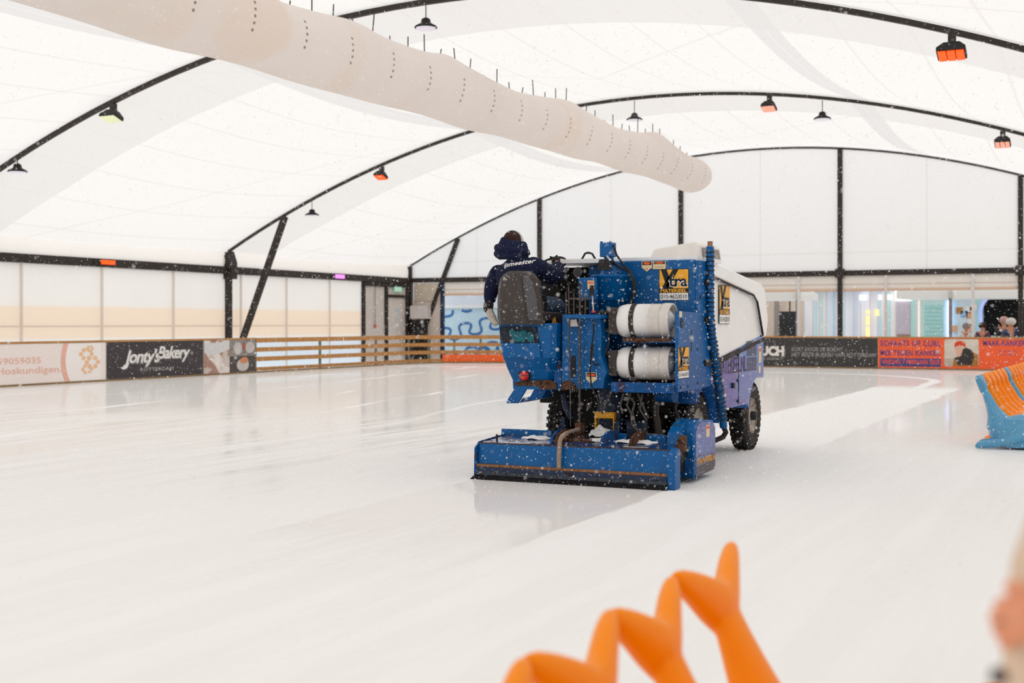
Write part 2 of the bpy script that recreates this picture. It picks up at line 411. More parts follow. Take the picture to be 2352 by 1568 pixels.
# arches, eave beams, posts
n_trim = [0]
def trim(b, **k):
    n_trim[0] += 1; return struct(b.build('trim_%d' % n_trim[0], **k))
for y in FR[1:]:
    b = MB(); n = 48; rings = []
    hw, hh = (.05, .05) if y < 30 else (.045, .042) if y < 46 else (.035, .032)
    for i in range(n+1):
        x = -27+30*i/n; z = arch(x)
        rings.append([(x, y-hw, z-hh), (x, y+hw, z-hh), (x, y+hw, z+hh), (x, y-hw, z+hh)])
    b.loft(rings, STEEL, smooth=False)
    for x in (-27, 3):
        sg = 1 if x < 0 else -1
        b.box(x-.09, x+.09, y-.09, y+.09, 0, 3.95, STEEL)
        if y < 46:
            b.prism([(x-.2*sg, 3.05), (x+.24*sg, 3.05), (x+.24*sg, 3.6), (x+.1*sg, 3.98), (x-.2*sg, 3.7)], 'y', y-.16, y+.16, STEEL)
        b.obox((x+.15*sg, y, 0), (x+2.3*sg, y, arch(x+2.3*sg)-.05), .17, .17, STEEL, (0, 1, 0))
    trim(b)
b = MB(); b.box(-27.12, -26.9, -14, 46, 3.22, 3.46, STEEL); trim(b)
b = MB(); b.box(2.9, 3.12, -14, 46, 3.22, 3.46, STEEL); trim(b)
b = MB(); b.box(-27, 3, 45.92, 46.1, 3.27, 3.46, STEEL); trim(b)
for x in (-21.0, -15.1, -9.13, -3.1):
    b = MB(); b.box(x-.08, x+.08, 45.9, 46.06, 0, arch(x), STEEL); b.box(x-.16, x+.16, 45.86, 46.08, 3.2, 3.52, STEEL); trim(b)
GREYP = mat('grey_pole', 'DCD6D0', .5)
M_POLE = fabric('pole_sleeve', plain('F2EEE9', 'F6F2EE'), .7)
for y in (19.3, 22.1, 25.1, 28.11, 31.21, 34.6, 37.2, 39.94):
    b = MB(); b.box(-26.98, -26.93, y-.04, y+.04, 0, 3.22, M_POLE); trim(b)
# clear-span bays of the far wall: rolled-up blind above, thin poles
b = MB(); b.box(-25.35, 3, 46.0, 46.04, 2.72, 3.27, M_VAL); b.tube([(-25.35, 45.98, 2.76), (3, 45.98, 2.76)], .05, M_PEACH, 8)
b.box(-25.35, 3, 45.985, 46.0, 2.95, 2.97, M_PEACH); struct(b.build('wall_blind'))
for x in (-10.62, -7.53, -4.62, -13.2, -1.2):
    b = MB(); b.box(x-.05, x+.05, 45.93, 45.98, 0, 3.27, mat('white_pole', 'D8D4D2', .4)); trim(b)
# corner emergency exit and panels
PANEL = mat('grey_panel', 'D6CDC6', .7, vary=.03)
d = struct(MB().box(-27.1, -27.04, 44.25, 45.75, 0, 2.62, mat('door_leaf', 'DED6D0', .6, vary=.03)).build('door_1'))
b = MB(); b.text('7', (-27.03, 44.8, 1.55), XR, UZ, 0, .36, 0, .62, mat('pale_blue_ink', 'BFDDEA', .6), bold=-.01); b.build('door_number', d)
b = MB()
for y0, y1 in ((42.3, 42.44), (43.98, 44.16), (45.66, 45.78)): b.box(-27.06, -26.95, y0, y1, 0, 3.25, STEEL)
b.box(-27.05, -26.95, 44.1, 45.7, 2.62, 2.74, STEEL); b.box(-27.0, -26.94, 42.3, 46, 3.05, 3.3, STEEL); trim(b)
b = MB(); b.box(-27.09, -27.03, 42.44, 44.0, 0, 3.2, PANEL); b.box(-27.09, -27.03, 44.16, 45.7, 2.74, 3.2, PANEL); b.box(-27.09, -27.03, 45.78, 46, 0, 3.2, PANEL)
struct(b.build('wall_panel'))
b = MB(); b.box(-26.94, -26.9, 44.6, 45.15, 2.87, 3.07, mat('exit_green', '9FDCC0', .5, emit=.35)); b.box(-26.9, -26.895, 44.8, 44.9, 2.9, 3.03, WINK); b.prism([(44.93, 2.95), (45.05, 2.97), (44.93, 2.99)], 'x', -26.9, -26.896, WINK)
tag(b.build('exit_sign'), 'small pale green lit exit sign above the white door numbered 7', 'sign')
b = MB(); b.tube([(-26.98, 43.2, 3.1), (-26.98, 43.2, 1.5)], .012, FRAME, 6); b.ell((-26.97, 43.2, 1.45), (.05, .06, .07), mat('red_pull', 'D8543A', .5))
tag(b.build('alarm_pull_cord'), 'thin cord with a red knob on the grey panel left of the door', 'cord')
b = MB(); b.box(-26.8, -25.45, 45.95, 46.02, 2.5, 3.25, mat('beige_board', 'C9BBAA', .7)); b.box(-26.9, -25.4, 46.0, 46.04, 0, 2.5, mat('pale_sheet', 'DCCFC4', .7)); b.box(-25.5, -25.36, 45.9, 46.04, 0, 3.27, DBLUE)
struct(b.build('wall_corner'))
b = MB(); b.box(-26.75, -25.95, 45.55, 45.95, 1.75, 2.3, mat('white_box', 'D5CECA', .5)); 
tag(b.build('wall_cabinet', bevel=.02), 'white box mounted in the far left corner beside the diagonal brace', 'cabinet')
b = MB(); b.box(-26.7, -26.1, 45.6, 45.9, 0, 1.7, BLACK); b.lathe([(.16, 0), (.16, .3), (.08, .5), (.08, .6)], (-26.25, 45.6, .9), 'z', BLACK)
tag(b.build('pump_unit'), 'black machinery standing under the white box in the far left corner', 'machine')

# ---------------------------------------------------------------- lamps on the arches
def floodlight(p, label, lens, w=.32, group='floodlights and heaters on the arches', cat='heater', y=0, bars=0, name='radiant_heater', tilt=-.35):
    p = Vector(p); t = thing(name, label, cat, p, group)
    MB().box(p.x-.06, p.x+.06, p.y-.06, p.y+.06, p.z-.16, p.z+.02, STEEL).build('bracket', t)
    R = Matrix.Rotation(tilt, 3, 'X'); c = p+Vector((0, -.05, -.26)); h = w/2
    def q(v): return c+R @ Vector(v)
    b = MB(); top = [q((sx*h*.55, sy*.09, .12)) for sx, sy in ((-1, -1), (1, -1), (1, 1), (-1, 1))]; mid = [q((sx*h, sy*.15, 0)) for sx, sy in ((-1, -1), (1, -1), (1, 1), (-1, 1))]
    low = [q((sx*h, sy*.16, -.07)) for sx, sy in ((-1, -1), (1, -1), (1, 1), (-1, 1))]
    b.loft([top, mid, low], BLACK, smooth=False); b.build('housing', t)
    b = MB(); n = bars or 1
    for i in range(n):
        x0 = -h*.92+i*(2*h*.92)/n+.01; x1 = -h*.92+(i+1)*(2*h*.92)/n-.01
        v = [q((x0, -.14, -.075)), q((x1, -.14, -.075)), q((x1, .14, -.075)), q((x0, .14, -.075))]; v += [p_+R @ Vector((0, 0, -.03)) for p_ in v]
        b.add(v, [(3, 2, 1, 0), (4, 5, 6, 7), (0, 1, 5, 4), (1, 2, 6, 5), (2, 3, 7, 6), (3, 0, 4, 7)], lens)
    b.build('lens', t); return t
def highbay(p, label, drop=.25):
    p = Vector(p); t = thing('pendant_lamp', label, 'lamp', p, 'round pendant lamps under the arches')
    MB().tube([p, p-Vector((0, 0, drop))], .012, STEEL, 6).build('hanger', t)
    z = p-Vector((0, 0, drop))
    MB().lathe([(.05, 0), (.09, -.03), (.1, -.1), (.21, -.16), (.235, -.19), (.225, -.2)], z, 'z', BLACK, 20).build('shade', t)
    MB().lathe([(.2, -.2), (.19, -.225), (.02, -.24)], z, 'z', LENS, 20).build('lens', t)
Y22, Y34 = 22, 34
def on(x, y): return (x, y, arch(x)-.07)
floodlight(on(-20.75, Y22), 'black floodlight with a pale ribbed lens on the nearer left arch', mat('pale_lens', 'D8DCB4', .4, emit=.5), .46, bars=4, cat='lamp', name='floodlight')
floodlight(on(-14.6, Y22), 'orange glowing heater hanging on the arch above the top of the grey duct', HEAT, .44)
floodlight(on(-2.54, Y22), 'heater with three glowing orange bars at the top right of the tent', HEAT, .46, bars=3)
floodlight(on(-20.99, Y34), 'small orange glowing heater on the second left arch', HEAT, .36)
floodlight(on(-8.65, Y34), 'faintly orange heater near the crown of the second arch', mat('dim_heater', 'F0A088', .4, emit=.5), .38)
floodlight(on(-2.71, Y34), 'faintly orange heater low on the right of the second arch', mat('dim_heater', 'F0A088', .4, emit=.5), .38, bars=3)
highbay(on(-23.75, Y22), 'dark round lamp at the left edge under the nearer arch', .08)
highbay(on(-12.55, Y22), 'black round pendant lamp at the top edge of the view')
highbay(on(-23.63, Y34), 'small dark round lamp under the second arch left of the driver')
highbay(on(-12.55, Y34), 'dark round pendant lamp just right of the grey duct', .35)
highbay(on(-7.22, Y34), 'dark round pendant lamp on the second arch right of the crown', .3)
b = MB(); b.box(-26.92, -26.85, 28.0, 28.55, 3.3, 3.42, HEAT); b.box(-26.9, -26.88, 27.7, 28.0, 3.28, 3.44, BLACK)
tag(b.build('tube_heater'), 'orange lamp glowing on the left eave beam', 'lamp')
b = MB(); b.box(-26.92, -26.85, 40.2, 40.8, 3.28, 3.42, PINKL); b.box(-26.9, -26.88, 39.9, 40.2, 3.26, 3.44, BLACK)
tag(b.build('tube_lamp'), 'pink lamp glowing on the left eave beam', 'lamp')

# ---------------------------------------------------------------- fabric air duct
t = thing('air_duct', 'long pinkish grey fabric air duct with rows of small holes under the roof', 'duct', (-12, 20, 5.5))
b = MB(); rings = []; NS = 28
pk = [2, 6, 10, 14.1, 18.2, 21.6, 27.5, 34.0, 37.6]
def duct_sec(y):
    i = max(k for k in range(len(pk)-1) if pk[k] <= y) if y < pk[-1] else len(pk)-2
    f = (y-pk[i])/(pk[i+1]-pk[i]); droop = .42*math.sin(PI*min(max(f, 0), 1))*(pk[i+1]-pk[i])/6
    zt = 6.80+max(0, (y-18))*.012 + (.1 if y < 16 else 0); zb = 5.45+max(0, y-14)*.012
    return zt-droop*.6-max(0, y-34)*.09, zb+.02*math.sin(y*1.3)-max(0, y-34)*.03
ys = [2+.4*i for i in range(90)]+[37.9, 38.15, 38.35, 38.5, 38.58]
for y in ys:
    zt, zb = duct_sec(min(y, 37.5)); e = 1 if y < 37.4 else math.sqrt(max(.0, 1-((y-37.4)/1.2)**2))
    zc = (zt+zb)/2; hz = (zt-zb)/2*e; hx = .62*e
    ring = []
    for k in range(NS):
        q = 2*PI*k/NS; x = math.cos(q); z = math.sin(q)
        if z > 0: x = math.copysign(abs(x)**(1.0+.25*z), x)
        ring.append((-12+hx*x, y, zc+hz*z+.012*math.sin(3*q+y*2.1)))
    rings.append(ring)
b.loft(rings, M_DUCT); b.build('fabric_tube', t)
b = MB()
for y in [3+.62*i for i in range(56)]:
    zt, zb = duct_sec(y); b.tube([(-12, y, zt-.02), (-12+.02*math.sin(y*5), y+.03*math.sin(y*7), zt+.22+.14*math.sin(y*3.7))], .012, FRAME, 5)
o = b.build('hanger_cords', t); o['kind'] = 'stuff'

# ---------------------------------------------------------------- rink fence and banners
XB, YB, RC = -24.8, 44.6, 3.0
def path_fence(n0, ys, x1):       # left side, rounded corner, far side
    P = [(XB, y) for y in np.linspace(ys, YB-RC, n0)]
    P += [(XB+RC-RC*math.cos(a), YB-RC+RC*math.sin(a)) for a in np.linspace(0, PI/2, 10)[1:]]
    P += [(x, YB) for x in np.linspace(XB+RC, x1, 5)[1:]]
    return P
b0 = at(587, 800, X=XB).y; xs = -18.0
P = path_fence(6, b0, xs)
t = thing('slatted_fence', 'pine slatted fence with four rails rounding the far left corner of the rink', 'fence', (XB, b0, 0))
def ribbon(P, z0, z1, off, th, m):
    b = MB(); rings = []
    for i, p in enumerate(P):
        a = Vector(P[max(i-1, 0)]); c = Vector(P[min(i+1, len(P)-1)]); d = (c-a).normalized(); n = Vector((d.y, -d.x))   # towards the ice
        o1 = Vector(p)+n*off; o2 = Vector(p)+n*(off+th)
        rings.append([(o1.x, o1.y, z0), (o2.x, o2.y, z0), (o2.x, o2.y, z1), (o1.x, o1.y, z1)])
    return b.loft(rings, m, smooth=False)
for z0, z1 in ((.95, 1.1), (.66, .80), (.36, .50), (.06, .17)): ribbon(P, z0, z1, 0, .03, WOOD).build('rail', t)
for i in range(0, len(P), 2):
    MB().box(P[i][0]-.06, P[i][0]-.0, P[i][1]-.03, P[i][1]+.05, 0, 1.08, mat('grey_green_post', '6E7468', .6)).build('post', t)
ribbon(P[9:], .03, .34, .045, .02, mat('orange_kickboard', 'F2661C', .5)).build('kickboard', t)
ribbon(P, 0, .05, .05, .06, mat('fence_base', '8A6A3A', .7)).build('base_strip', t)
def board(name, label, pts, inward):
    t = thing(name, label, 'fence', (pts[0][0], pts[0][1], 0))
    ribbon(pts, .04, 1.06, 0, .03, mat('fence_board', 'D9D0C6', .6)).build('panel', t)
    ribbon(pts, 1.06, 1.11, -.02, .08, WOOD).build('top_rail', t); ribbon(pts, 0, .04, -.01, .07, mat('fence_base', '8A6A3A', .7)).build('base_strip', t)
board('rink_fence', 'low fence carrying banners along the left side of the rink', [(XB, 2), (XB, b0-.06)], 1)
board('rink_fence', 'low fence carrying banners along the far side of the rink', [(xs+.02, YB), (1.5, YB)], 1)

def lban(x0, x1, name, label, bg, group='banners on the left fence'):
    y0 = at(x0, 800, X=XB+.04).y; y1 = at(x1, 800, X=XB+.04).y
    b = MB(); b.slab([(XB+.035, y0, .05), (XB+.035, y1, .05), (XB+.035, y1, 1.05), (XB+.035, y0, 1.05)], (.008, 0, 0), bg)
    return b, (XB+.045, y0, .05), y1-y0, tag, name, label, group
def fin(b, name, label, group=None, cat='banner'): return tag(b.build(name), label, cat, group)
CORAL = mat('coral_ink', 'EFB9A6', .6); PEACHI = mat('peach_ink', 'F4C79C', .6)
b, O, L, *_ = lban(-160, 242, '', '', mat('pale_banner', 'F4E9E4', .6, vary=.015))
px0 = -160
def ly(x): return at(x, 800, X=XB+.045).y-O[1]
b.text('59059035', O, XR, UZ, ly(-6), ly(94), .50, .66, CORAL, .002, .01)
b.text('verloskundigen.nl', O, XR, UZ, ly(-36), ly(160), .20, .42, CORAL, .002, .01)
cx_, cz_ = ly(232), .54
for r0, r1, m_ in ((2.0, 1.78, CORAL), (1.78, 0, mat('pale_banner_white', 'F8F3F0', .6, vary=.01))):
    pts = []
    for k in range(40):
        a = PI*.5+PI*k/39; pts.append((max(cx_+1.15*r0*.62*math.cos(a), 0), min(max(cz_+r0*.62*math.sin(a), .0), .995)))
    b.poly(O, XR, UZ, pts, m_, .003 if r1 else .004)
for k, (fx, fz, fr) in enumerate(((198, .70, .16), (212, .48, .17), (200, .30, .13), (206, .84, .09))):
    for a in np.linspace(0, 2*PI, 7)[:-1]:
        c0 = (ly(fx)+fr*1.2*math.cos(a), fz+fr*.75*math.sin(a)); 
        b.poly(O, XR, UZ, [(c0[0]+fr*.5*math.cos(q), c0[1]+fr*.38*math.sin(q)) for q in np.linspace(0, 2*PI, 9)[:-1]], PEACHI, .006+.001*k+.0001*a)
fin(b, 'banner', 'pale pink banner with coral lettering and a peach flower in a ring', 'banners on the left fence')
b, O, L, *_ = lban(245, 467, '', '', mat('charcoal_banner', '3A3436', .6, vary=.05))
GREYI = mat('script_grey', 'A9A3A2', .6)
b.text("Jonty's Bakery", O, XR, UZ, ly(-0)+0, 0.01, 0, .01, WINK, -.01) if False else None
def bx(x): return at(x, 800, X=XB+.045).y-O[1]
import itertools
def wr(b, s, x0, x1, z0, z1, m, off, bold, shear=0.0, slope=.0, sp=1.0):
    vs, fs = text_mesh(s, bold, shear, sp); a0, a1 = bx(x0), bx(x1)
    b.add([(O[0]+off, O[1]+a0+(a1-a0)*p, O[2]+z0+(z1-z0)*q+slope*(p-.5)) for p, q in vs], fs, m)
wr(b, "Jonty's", 283, 370, .28, .78, GREYI, .002, .045, .3, .0, .9); wr(b, "Bakery", 362, 438, .38, .86, GREYI, .002, .045, .3, 0, .9)
wr(b, "Jonty's", 283, 368, .31, .79, WINK, .004, .012, .3, .0, .9); wr(b, "Bakery", 362, 436, .40, .86, WINK, .004, .012, .3, 0, .9)
b.poly(O, XR, UZ, [(bx(276), .30), (bx(283), .24), (bx(292), .28), (bx(297), .42), (bx(292), .42), (bx(286), .33)], WINK, .003)
wr(b, 'ROTTERDAM', 322, 398, .17, .27, GREYI, .003, .02, 0, 0, 1.15)
fin(b, 'banner', "charcoal banner with a bakery name in white script", 'banners on the left fence')
def photo_mat(name, c1, c2, c3, sc, dist=3):
    t = NT(name); X, Y, Z, Pn = t.pos(); wv = t.n('ShaderNodeTexWave', wave_type='BANDS', bands_direction='DIAGONAL')
    wv.inputs['Scale'].default_value = sc; wv.inputs['Distortion'].default_value = dist; wv.inputs['Detail'].default_value = 3; t.l(Pn, wv.inputs[0])
    c = t.mix(t.step(wv.outputs['Fac'], .35, .6), lin(c1), lin(c2)); c = t.mix(t.step(t.noise(Pn, 2.2, 3), .52, .6), c, lin(c3))
    t.l(c, t.b.inputs['Base Color']); t.b.inputs['Roughness'].default_value = .5; return t.m
b, O, L, *_ = lban(469, 527, '', '', photo_mat('pastry_photo', 'A98372', 'E8DFD8', 'CFC3BC', .55))
b.poly(O, XR, UZ, [(0.0, .62), (L*.4, .55), (L, .72), (L, .98), (.0, .9)], mat('photo_plate', 'DAD8D8', .5), .003)
fin(b, 'banner', 'banner photo of long striped pastries beside the charcoal banner', 'banners on the left fence')
b, O, L, *_ = lban(528, 586, '', '', mat('photo_dark', '4A403C', .5))
GR = mat('photo_grey', 'CFC9C6', .5, vary=.2, scale=4)
b.rect(O, XR, UZ, 0, L, .5, 1.0, mat('photo_grey2', '9C948F', .5, vary=.4, scale=5), .002)
for cx_, cz_, rx_, rz_, m_ in ((.30, .74, .16, .2, GR), (.78, .76, .18, .18, GR), (.5, .22, .24, .2, GR), (.55, .36, .17, .1, mat('photo_orange', 'D08A5C', .5)), (.55, .8, .07, .12, mat('photo_red', 'A85844', .5))):
    b.poly(O, XR, UZ, [(L*(cx_+rx_*math.cos(q)), cz_+rz_*math.sin(q)) for q in np.linspace(0, 2*PI, 17)[:-1]], m_, .003+cx_*.001)
fin(b, 'banner', 'banner photo of cups and cakes next to the slatted fence', 'banners on the left fence')

def fx(x): return at(x, 800, Y=YB-.04).x
b = MB(); O = (0, YB-.045, .05); CHAR = mat('black_banner', '363433', .6, vary=.06)
b.box(xs+.1, fx(2016), YB-.042, YB-.034, .05, 1.05, CHAR)
W2 = mat('dull_white_ink', 'A8A29E', .6)
Ob = (0, YB-.044, 0)
def ft(s, x0, x1, y0, y1, m, bold=0.0, shear=0.0, sp=1.0, off=.0):
    z1 = at(x0, y0, Y=YB-.044).z; z0 = at(x0, y1, Y=YB-.044).z; b.text(s, Ob, UX, UZ, fx(x0), fx(x1), z0, z1, m, off, bold, shear, sp)
ft('UCH', 1747, 1801, 794, 817, mat('cream_ink', 'EDE6DE', .6), .06); ft('TIVE AGENCY', 1740, 1800, 820, 826, W2, .01, .2)
ft('KORT DOOR DE BOCHT', 1818, 1936, 797, 806, W2, .006, .15); ft('HET BESTE BUREAU VAN ROTTERDAM', 1818, 2012, 809, 818, W2, .006, .15)
fin(b, 'banner', 'black banner with cream lettering across the far fence', 'banners on the far fence')
b = MB(); ORB = mat('orange_banner', 'F65F28', .55, vary=.05, scale=2)
b.box(fx(2017), 1.4, YB-.042, YB-.034, .05, 1.05, ORB); PUR = mat('purple_ink', '56407E', .6); 
ft('SCHAATS OF CURL', 2022, 2160, 781, 795, PUR, .03, 0, 1.15); ft('MEE TEGEN KANKER', 2022, 2160, 803, 816, PUR, .03, 0, 1.12)
z1 = at(2022, 822, Y=YB-.044).z; z0 = at(2022, 840.5, Y=YB-.044).z
b.rect(Ob, UX, UZ, fx(2022), fx(2161), z0, z1, mat('blue_ink', '3B4684', .6), .002)
ft('VRIJDAG 7 FEBRUARI 2025', 2025, 2158, 825, 838, mat('red_orange_ink', 'E8553A', .6), .03, 0, 1.0, .004)
ft('MAAK-KANKER', 2258, 2356, 781, 794, PUR, .03, 0, 1.1); ft('Erasmus MC', 2295, 2336, 804, 808, PUR); ft('Foundation', 2295, 2336, 811, 815, PUR)
def pt(x, y): p = at(x, y, Y=YB-.044); return (p.x, p.z)
def blob(pts, m, off): b.poly(Ob, UX, UZ, [pt(*p) for p in pts][::-1], m, off)
blob([(2172, 779), (2246, 779), (2248, 782), (2248, 838), (2245, 841), (2172, 841), (2169, 838), (2169, 782)], mat('photo_cream', 'DDD3C4', .6, vary=.15, scale=3), .002)
for k in range(4): blob([(2170, 824+k*4.4), (2198, 824+k*4.4), (2198, 826.2+k*4.4), (2170, 826.2+k*4.4)], mat('photo_shelf', 'A39684', .6), .003)
blob([(2188, 841), (2192, 822), (2210, 812), (2230, 806), (2247, 815), (2247, 841)], mat('photo_mustard', 'A8742E', .6), .004)
blob([(2190, 818), (2197, 822), (2205, 806), (2218, 798), (2231, 803), (2238, 818), (2232, 838), (2200, 838), (2196, 828)], mat('photo_coat', '2C2724', .6), .006)
blob([(2193, 796), (2208, 793), (2211, 806), (2207, 817), (2201, 820), (2196, 814)], mat('photo_skin', 'E0B49C', .6), .008)
blob([(2192, 797), (2193, 788), (2200, 783), (2210, 783), (2217, 788), (2218, 798), (2210, 793), (2200, 794)], mat('photo_red_hat', 'DF3F12', .6), .010)
fin(b, 'banner', 'orange banner with purple lettering and a photo of a person in a red beanie', 'banners on the far fence')

# ---------------------------------------------------------------- outside the far wall
MINT = mat('mint_paint', 'C4F2F0', .6, vary=.03); YS = 54.0
def sx(x, y=700, Y=YS): return at(x, y, Y=Y)
t = thing('kiosk', 'mint green kiosk with a roller shutter and an arched black bar opening', 'kiosk', (sx(2200).x, YS, 0))
x0, x1 = sx(2092).x, sx(2420).x; xa, xb_ = sx(2255).x, sx(2380).x; zt = sx(0, 690).z
b = MB(); b.box(x0, xa, YS, YS+2.5, 0, zt+.1, MINT); b.box(xb_, x1, YS, YS+2.5, 0, zt+.1, MINT); b.box(xa, xb_, YS, YS+2.5, zt-.12, zt+.1, MINT); b.box(xa, xb_, YS+.8, YS+2.5, 0, zt, DARK); b.box(xa, xb_, YS, YS+.4, 0, 1.05, MINT)
for sgn, xc in ((1, xa), (-1, xb_)):
    pts = [(xc, zt-.12)]+[(xc+sgn*.75*(1-math.sin(a)), zt-.12-.75*(1-math.cos(a))) for a in np.linspace(0, PI/2, 8)]
    b.prism([(p[0], p[1]) for p in pts], 'y', YS, YS+.4, MINT)
b.build('walls', t)
MB().tube([(xa-.03, YS-.03, 1.05), (xa-.03, YS-.03, zt-.87)]+[(xa+.75*(1-math.sin(a))-.03*math.sin(a), YS-.03, zt-.12-.75*(1-math.cos(a))) for a in np.linspace(PI/2, 0, 8)]+[(xb_, YS-.03, zt-.1)], .07, mat('lavender_glow', 'A9B4F2', .4, emit=.5), 8).build('light_strip', t)
b = MB(); b.box(sx(2120).x, sx(2172).x, YS-.04, YS, 0, sx(0, 702).z, mat('mint_frame', 'D2F7F5', .5))
for k in range(14): b.box(sx(2124).x, sx(2168).x, YS-.07, YS-.04, .1+k*.16, .24+k*.16, mat('mint_shutter', 'B2EAEA', .5))
b.build('roller_shutter', t)
for x_, m_ in ((2111, mat('pink_neon', 'FFC9C4', .4, emit=.8)), (2180, mat('lavender_neon', 'C4B0FF', .4, emit=5.0))):
    MB().box(sx(x_-1.6).x, sx(x_+1.6).x, YS-.1, YS-.03, sx(0, 766).z, sx(0, 706).z, m_).build('neon_tube', t)
b = MB(); PB = mat('pale_blue_panel', 'D6EDFC', .6, vary=.08, scale=3); b.box(sx(2199).x, sx(2240).x, YS-.05, YS, 0, zt-.1, PB)
for k, (xx, yy, m_) in enumerate(((2204, 713, WOOD), (2215, 721, mat('sky_ink', '8DB8E4', .6)), (2226, 711, WINK), (2228, 724, mat('soft_orange', 'E9B58E', .6)), (2231, 752, mat('soft_orange', 'E9B58E', .6)), (2192, 755, mat('soft_orange', 'E9B58E', .6)), (2236, 706, WINK), (2232, 740, WINK))):
    p = sx(xx, yy); b.box(p.x-.13, p.x+.13, YS-.07, YS-.04, p.z-.13, p.z+.13, m_)
b.build('poster_panel', t)
MB().box(x0-.2, x1, YS-.5, YS+2.6, zt+.1, zt+.3, mat('grey_fascia', 'A39AA4', .6)).build('roof', t)
# louvre wall with white lit sign
t = thing('louvre_wall', 'grey louvred wall panel under a lit white box beside the mint kiosk', 'wall', (sx(2075).x, YS+.5, 0))
b = MB(); b.box(sx(2058).x, sx(2091).x, YS+.05, YS+.1, 0, zt, mat('louvre_dark', 'E6DEEA', .6))
for k in range(26): b.box(sx(2058).x, sx(2091).x, YS, YS+.06, .95+k*.062, .985+k*.062, mat('louvre_slat', 'F0EAFA', .5))
b.box(sx(2060).x, sx(2091).x, YS-.02, YS, .3, sx(0, 760).z, mat('brown_pallet', 'A58E80', .7)); b.build('slats', t)
MB().box(sx(2057).x, sx(2093).x, YS-.15, YS-.02, sx(0, 706).z, zt+.02, mat('lit_white', 'FFFFFF', .5, emit=1.4)).build('light_box', t)
# glass front with coloured strips
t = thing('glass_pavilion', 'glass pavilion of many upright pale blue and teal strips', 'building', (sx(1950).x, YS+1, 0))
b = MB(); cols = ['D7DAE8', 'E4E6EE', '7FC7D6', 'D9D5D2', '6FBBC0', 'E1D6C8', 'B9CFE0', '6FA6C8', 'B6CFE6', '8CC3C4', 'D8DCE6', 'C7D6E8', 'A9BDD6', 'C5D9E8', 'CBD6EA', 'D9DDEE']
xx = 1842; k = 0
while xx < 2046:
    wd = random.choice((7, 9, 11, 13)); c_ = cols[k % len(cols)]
    c_ = '%02X%02X%02X' % tuple(min(255, int(255-(255-int(c_[i:i+2], 16))*.45)) for i in (0, 2, 4)); b.box(sx(xx).x, sx(xx+wd).x, YS+.3+random.random()*.2, YS+.9, 0, zt, mat('strip_'+c_, c_, .4, vary=.06, scale=1.5, emit=.22))  # faint glow added to the strips to brighten the facade
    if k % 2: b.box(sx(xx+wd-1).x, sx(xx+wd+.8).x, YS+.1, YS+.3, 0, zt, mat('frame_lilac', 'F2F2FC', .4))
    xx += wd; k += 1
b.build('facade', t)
for x_, y0_, y1_ in ((1993, 721, 727), (1993, 730, 745), (1993, 748, 764), (2014, 720, 730)): MB().box(sx(x_-4).x, sx(x_+4).x, YS+.0, YS+.1, sx(0, y1_).z, sx(0, y0_).z, mat('warm_light', 'FFD98E', .5, emit=.9)).build('window_light', t)
for x_ in (1977, 1986, 2021, 2038, 2046): MB().box(sx(x_-3).x, sx(x_+3).x, YS+.0, YS+.1, sx(0, 704).z, sx(0, 696).z, mat('lit_white', 'FFFFFF', .5, emit=1.4)).build('white_lamp', t)
b = MB(); b.box(sx(1844).x, sx(2055).x, YS-.1, YS+1.2, zt, zt+.12, mat('frame_lilac', 'F2F2FC', .4)); b.box(sx(1844).x, sx(2055).x, YS+.9, YS+1.2, zt+.1, zt+.9, mat('upper_lilac', 'CBCDE4', .5, vary=.2, scale=2)); b.build('roof_beam', t)
# cream shed with a black board
t = thing('cream_shed', 'cream coloured shed behind the black board', 'building', (sx(1800).x, YS+1.5, 0))
MB().box(sx(1700).x, sx(1838).x, YS+1, YS+3, 0, zt, mat('cream_wall', 'F6E6D6', .7)).build('walls', t)
MB().box(sx(1695).x, sx(1842).x, YS+.8, YS+3.2, zt, zt+.15, mat('brown_roof', '7A6660', .7)).build('roof', t)
MB().box(sx(1770).x, sx(1779).x, YS+.6, YS+.8, 0, zt, mat('grey_post', 'A49C98', .6)).build('post', t)
t = thing('display_board', 'large black board standing in front of the cream shed', 'board', (sx(1811).x, YS-.6, 0))
p0, p1 = sx(1790, 715, YS-.6), sx(1834, 715, YS-.6); MB().box(p0.x, p1.x, YS-.65, YS-.55, .55, p0.z, mat('black_board', '20242A', .4, vary=.2)).build('panel', t)
for x_ in (p0.x+.05, p1.x-.05): MB().box(x_-.04, x_+.04, YS-.72, YS-.5, 0, .56, STEEL).build('leg', t)
MB().tube([(p0.x+.45, YS-.6, p0.z-.05), (p0.x+.45, YS-.6, p0.z+.55)], .03, STEEL, 6).build('pole', t)
# bin-coloured barrel things left of the board
# patio canopies
CAN = fabric('canopy_white', plain('FCFCFA'), .6)
def canopy(xa_, xb2, label, Y=50.5, zr=2.78):
    p0, p1 = at(xa_, 680, Y=Y), at(xb2, 680, Y=Y); t = thing('patio_canopy', label, 'canopy', ((p0.x+p1.x)/2, Y, 0), 'white canopies outside the far wall')
    b = MB(); c = Vector(((p0.x+p1.x)/2, Y+1, zr+.9)); q = [Vector((p0.x, Y-1, zr)), Vector((p1.x, Y-1, zr)), Vector((p1.x, Y+2.3, zr)), Vector((p0.x, Y+2.3, zr))]
    low = [v-Vector((0, 0, .28)) for v in q]
    b.add(q+[c]+low, [(0, 1, 4), (1, 2, 4), (2, 3, 4), (3, 0, 4), (5, 6, 1, 0), (6, 7, 2, 1), (7, 8, 3, 2), (8, 5, 0, 3)], CAN); b.build('roof', t)
    for v in (q[1],): MB().box(v.x-.16, v.x-.04, v.y+.03, v.y+.15, 0, zr+.02, mat('canopy_post', '8E8886', .5)).build('post', t)
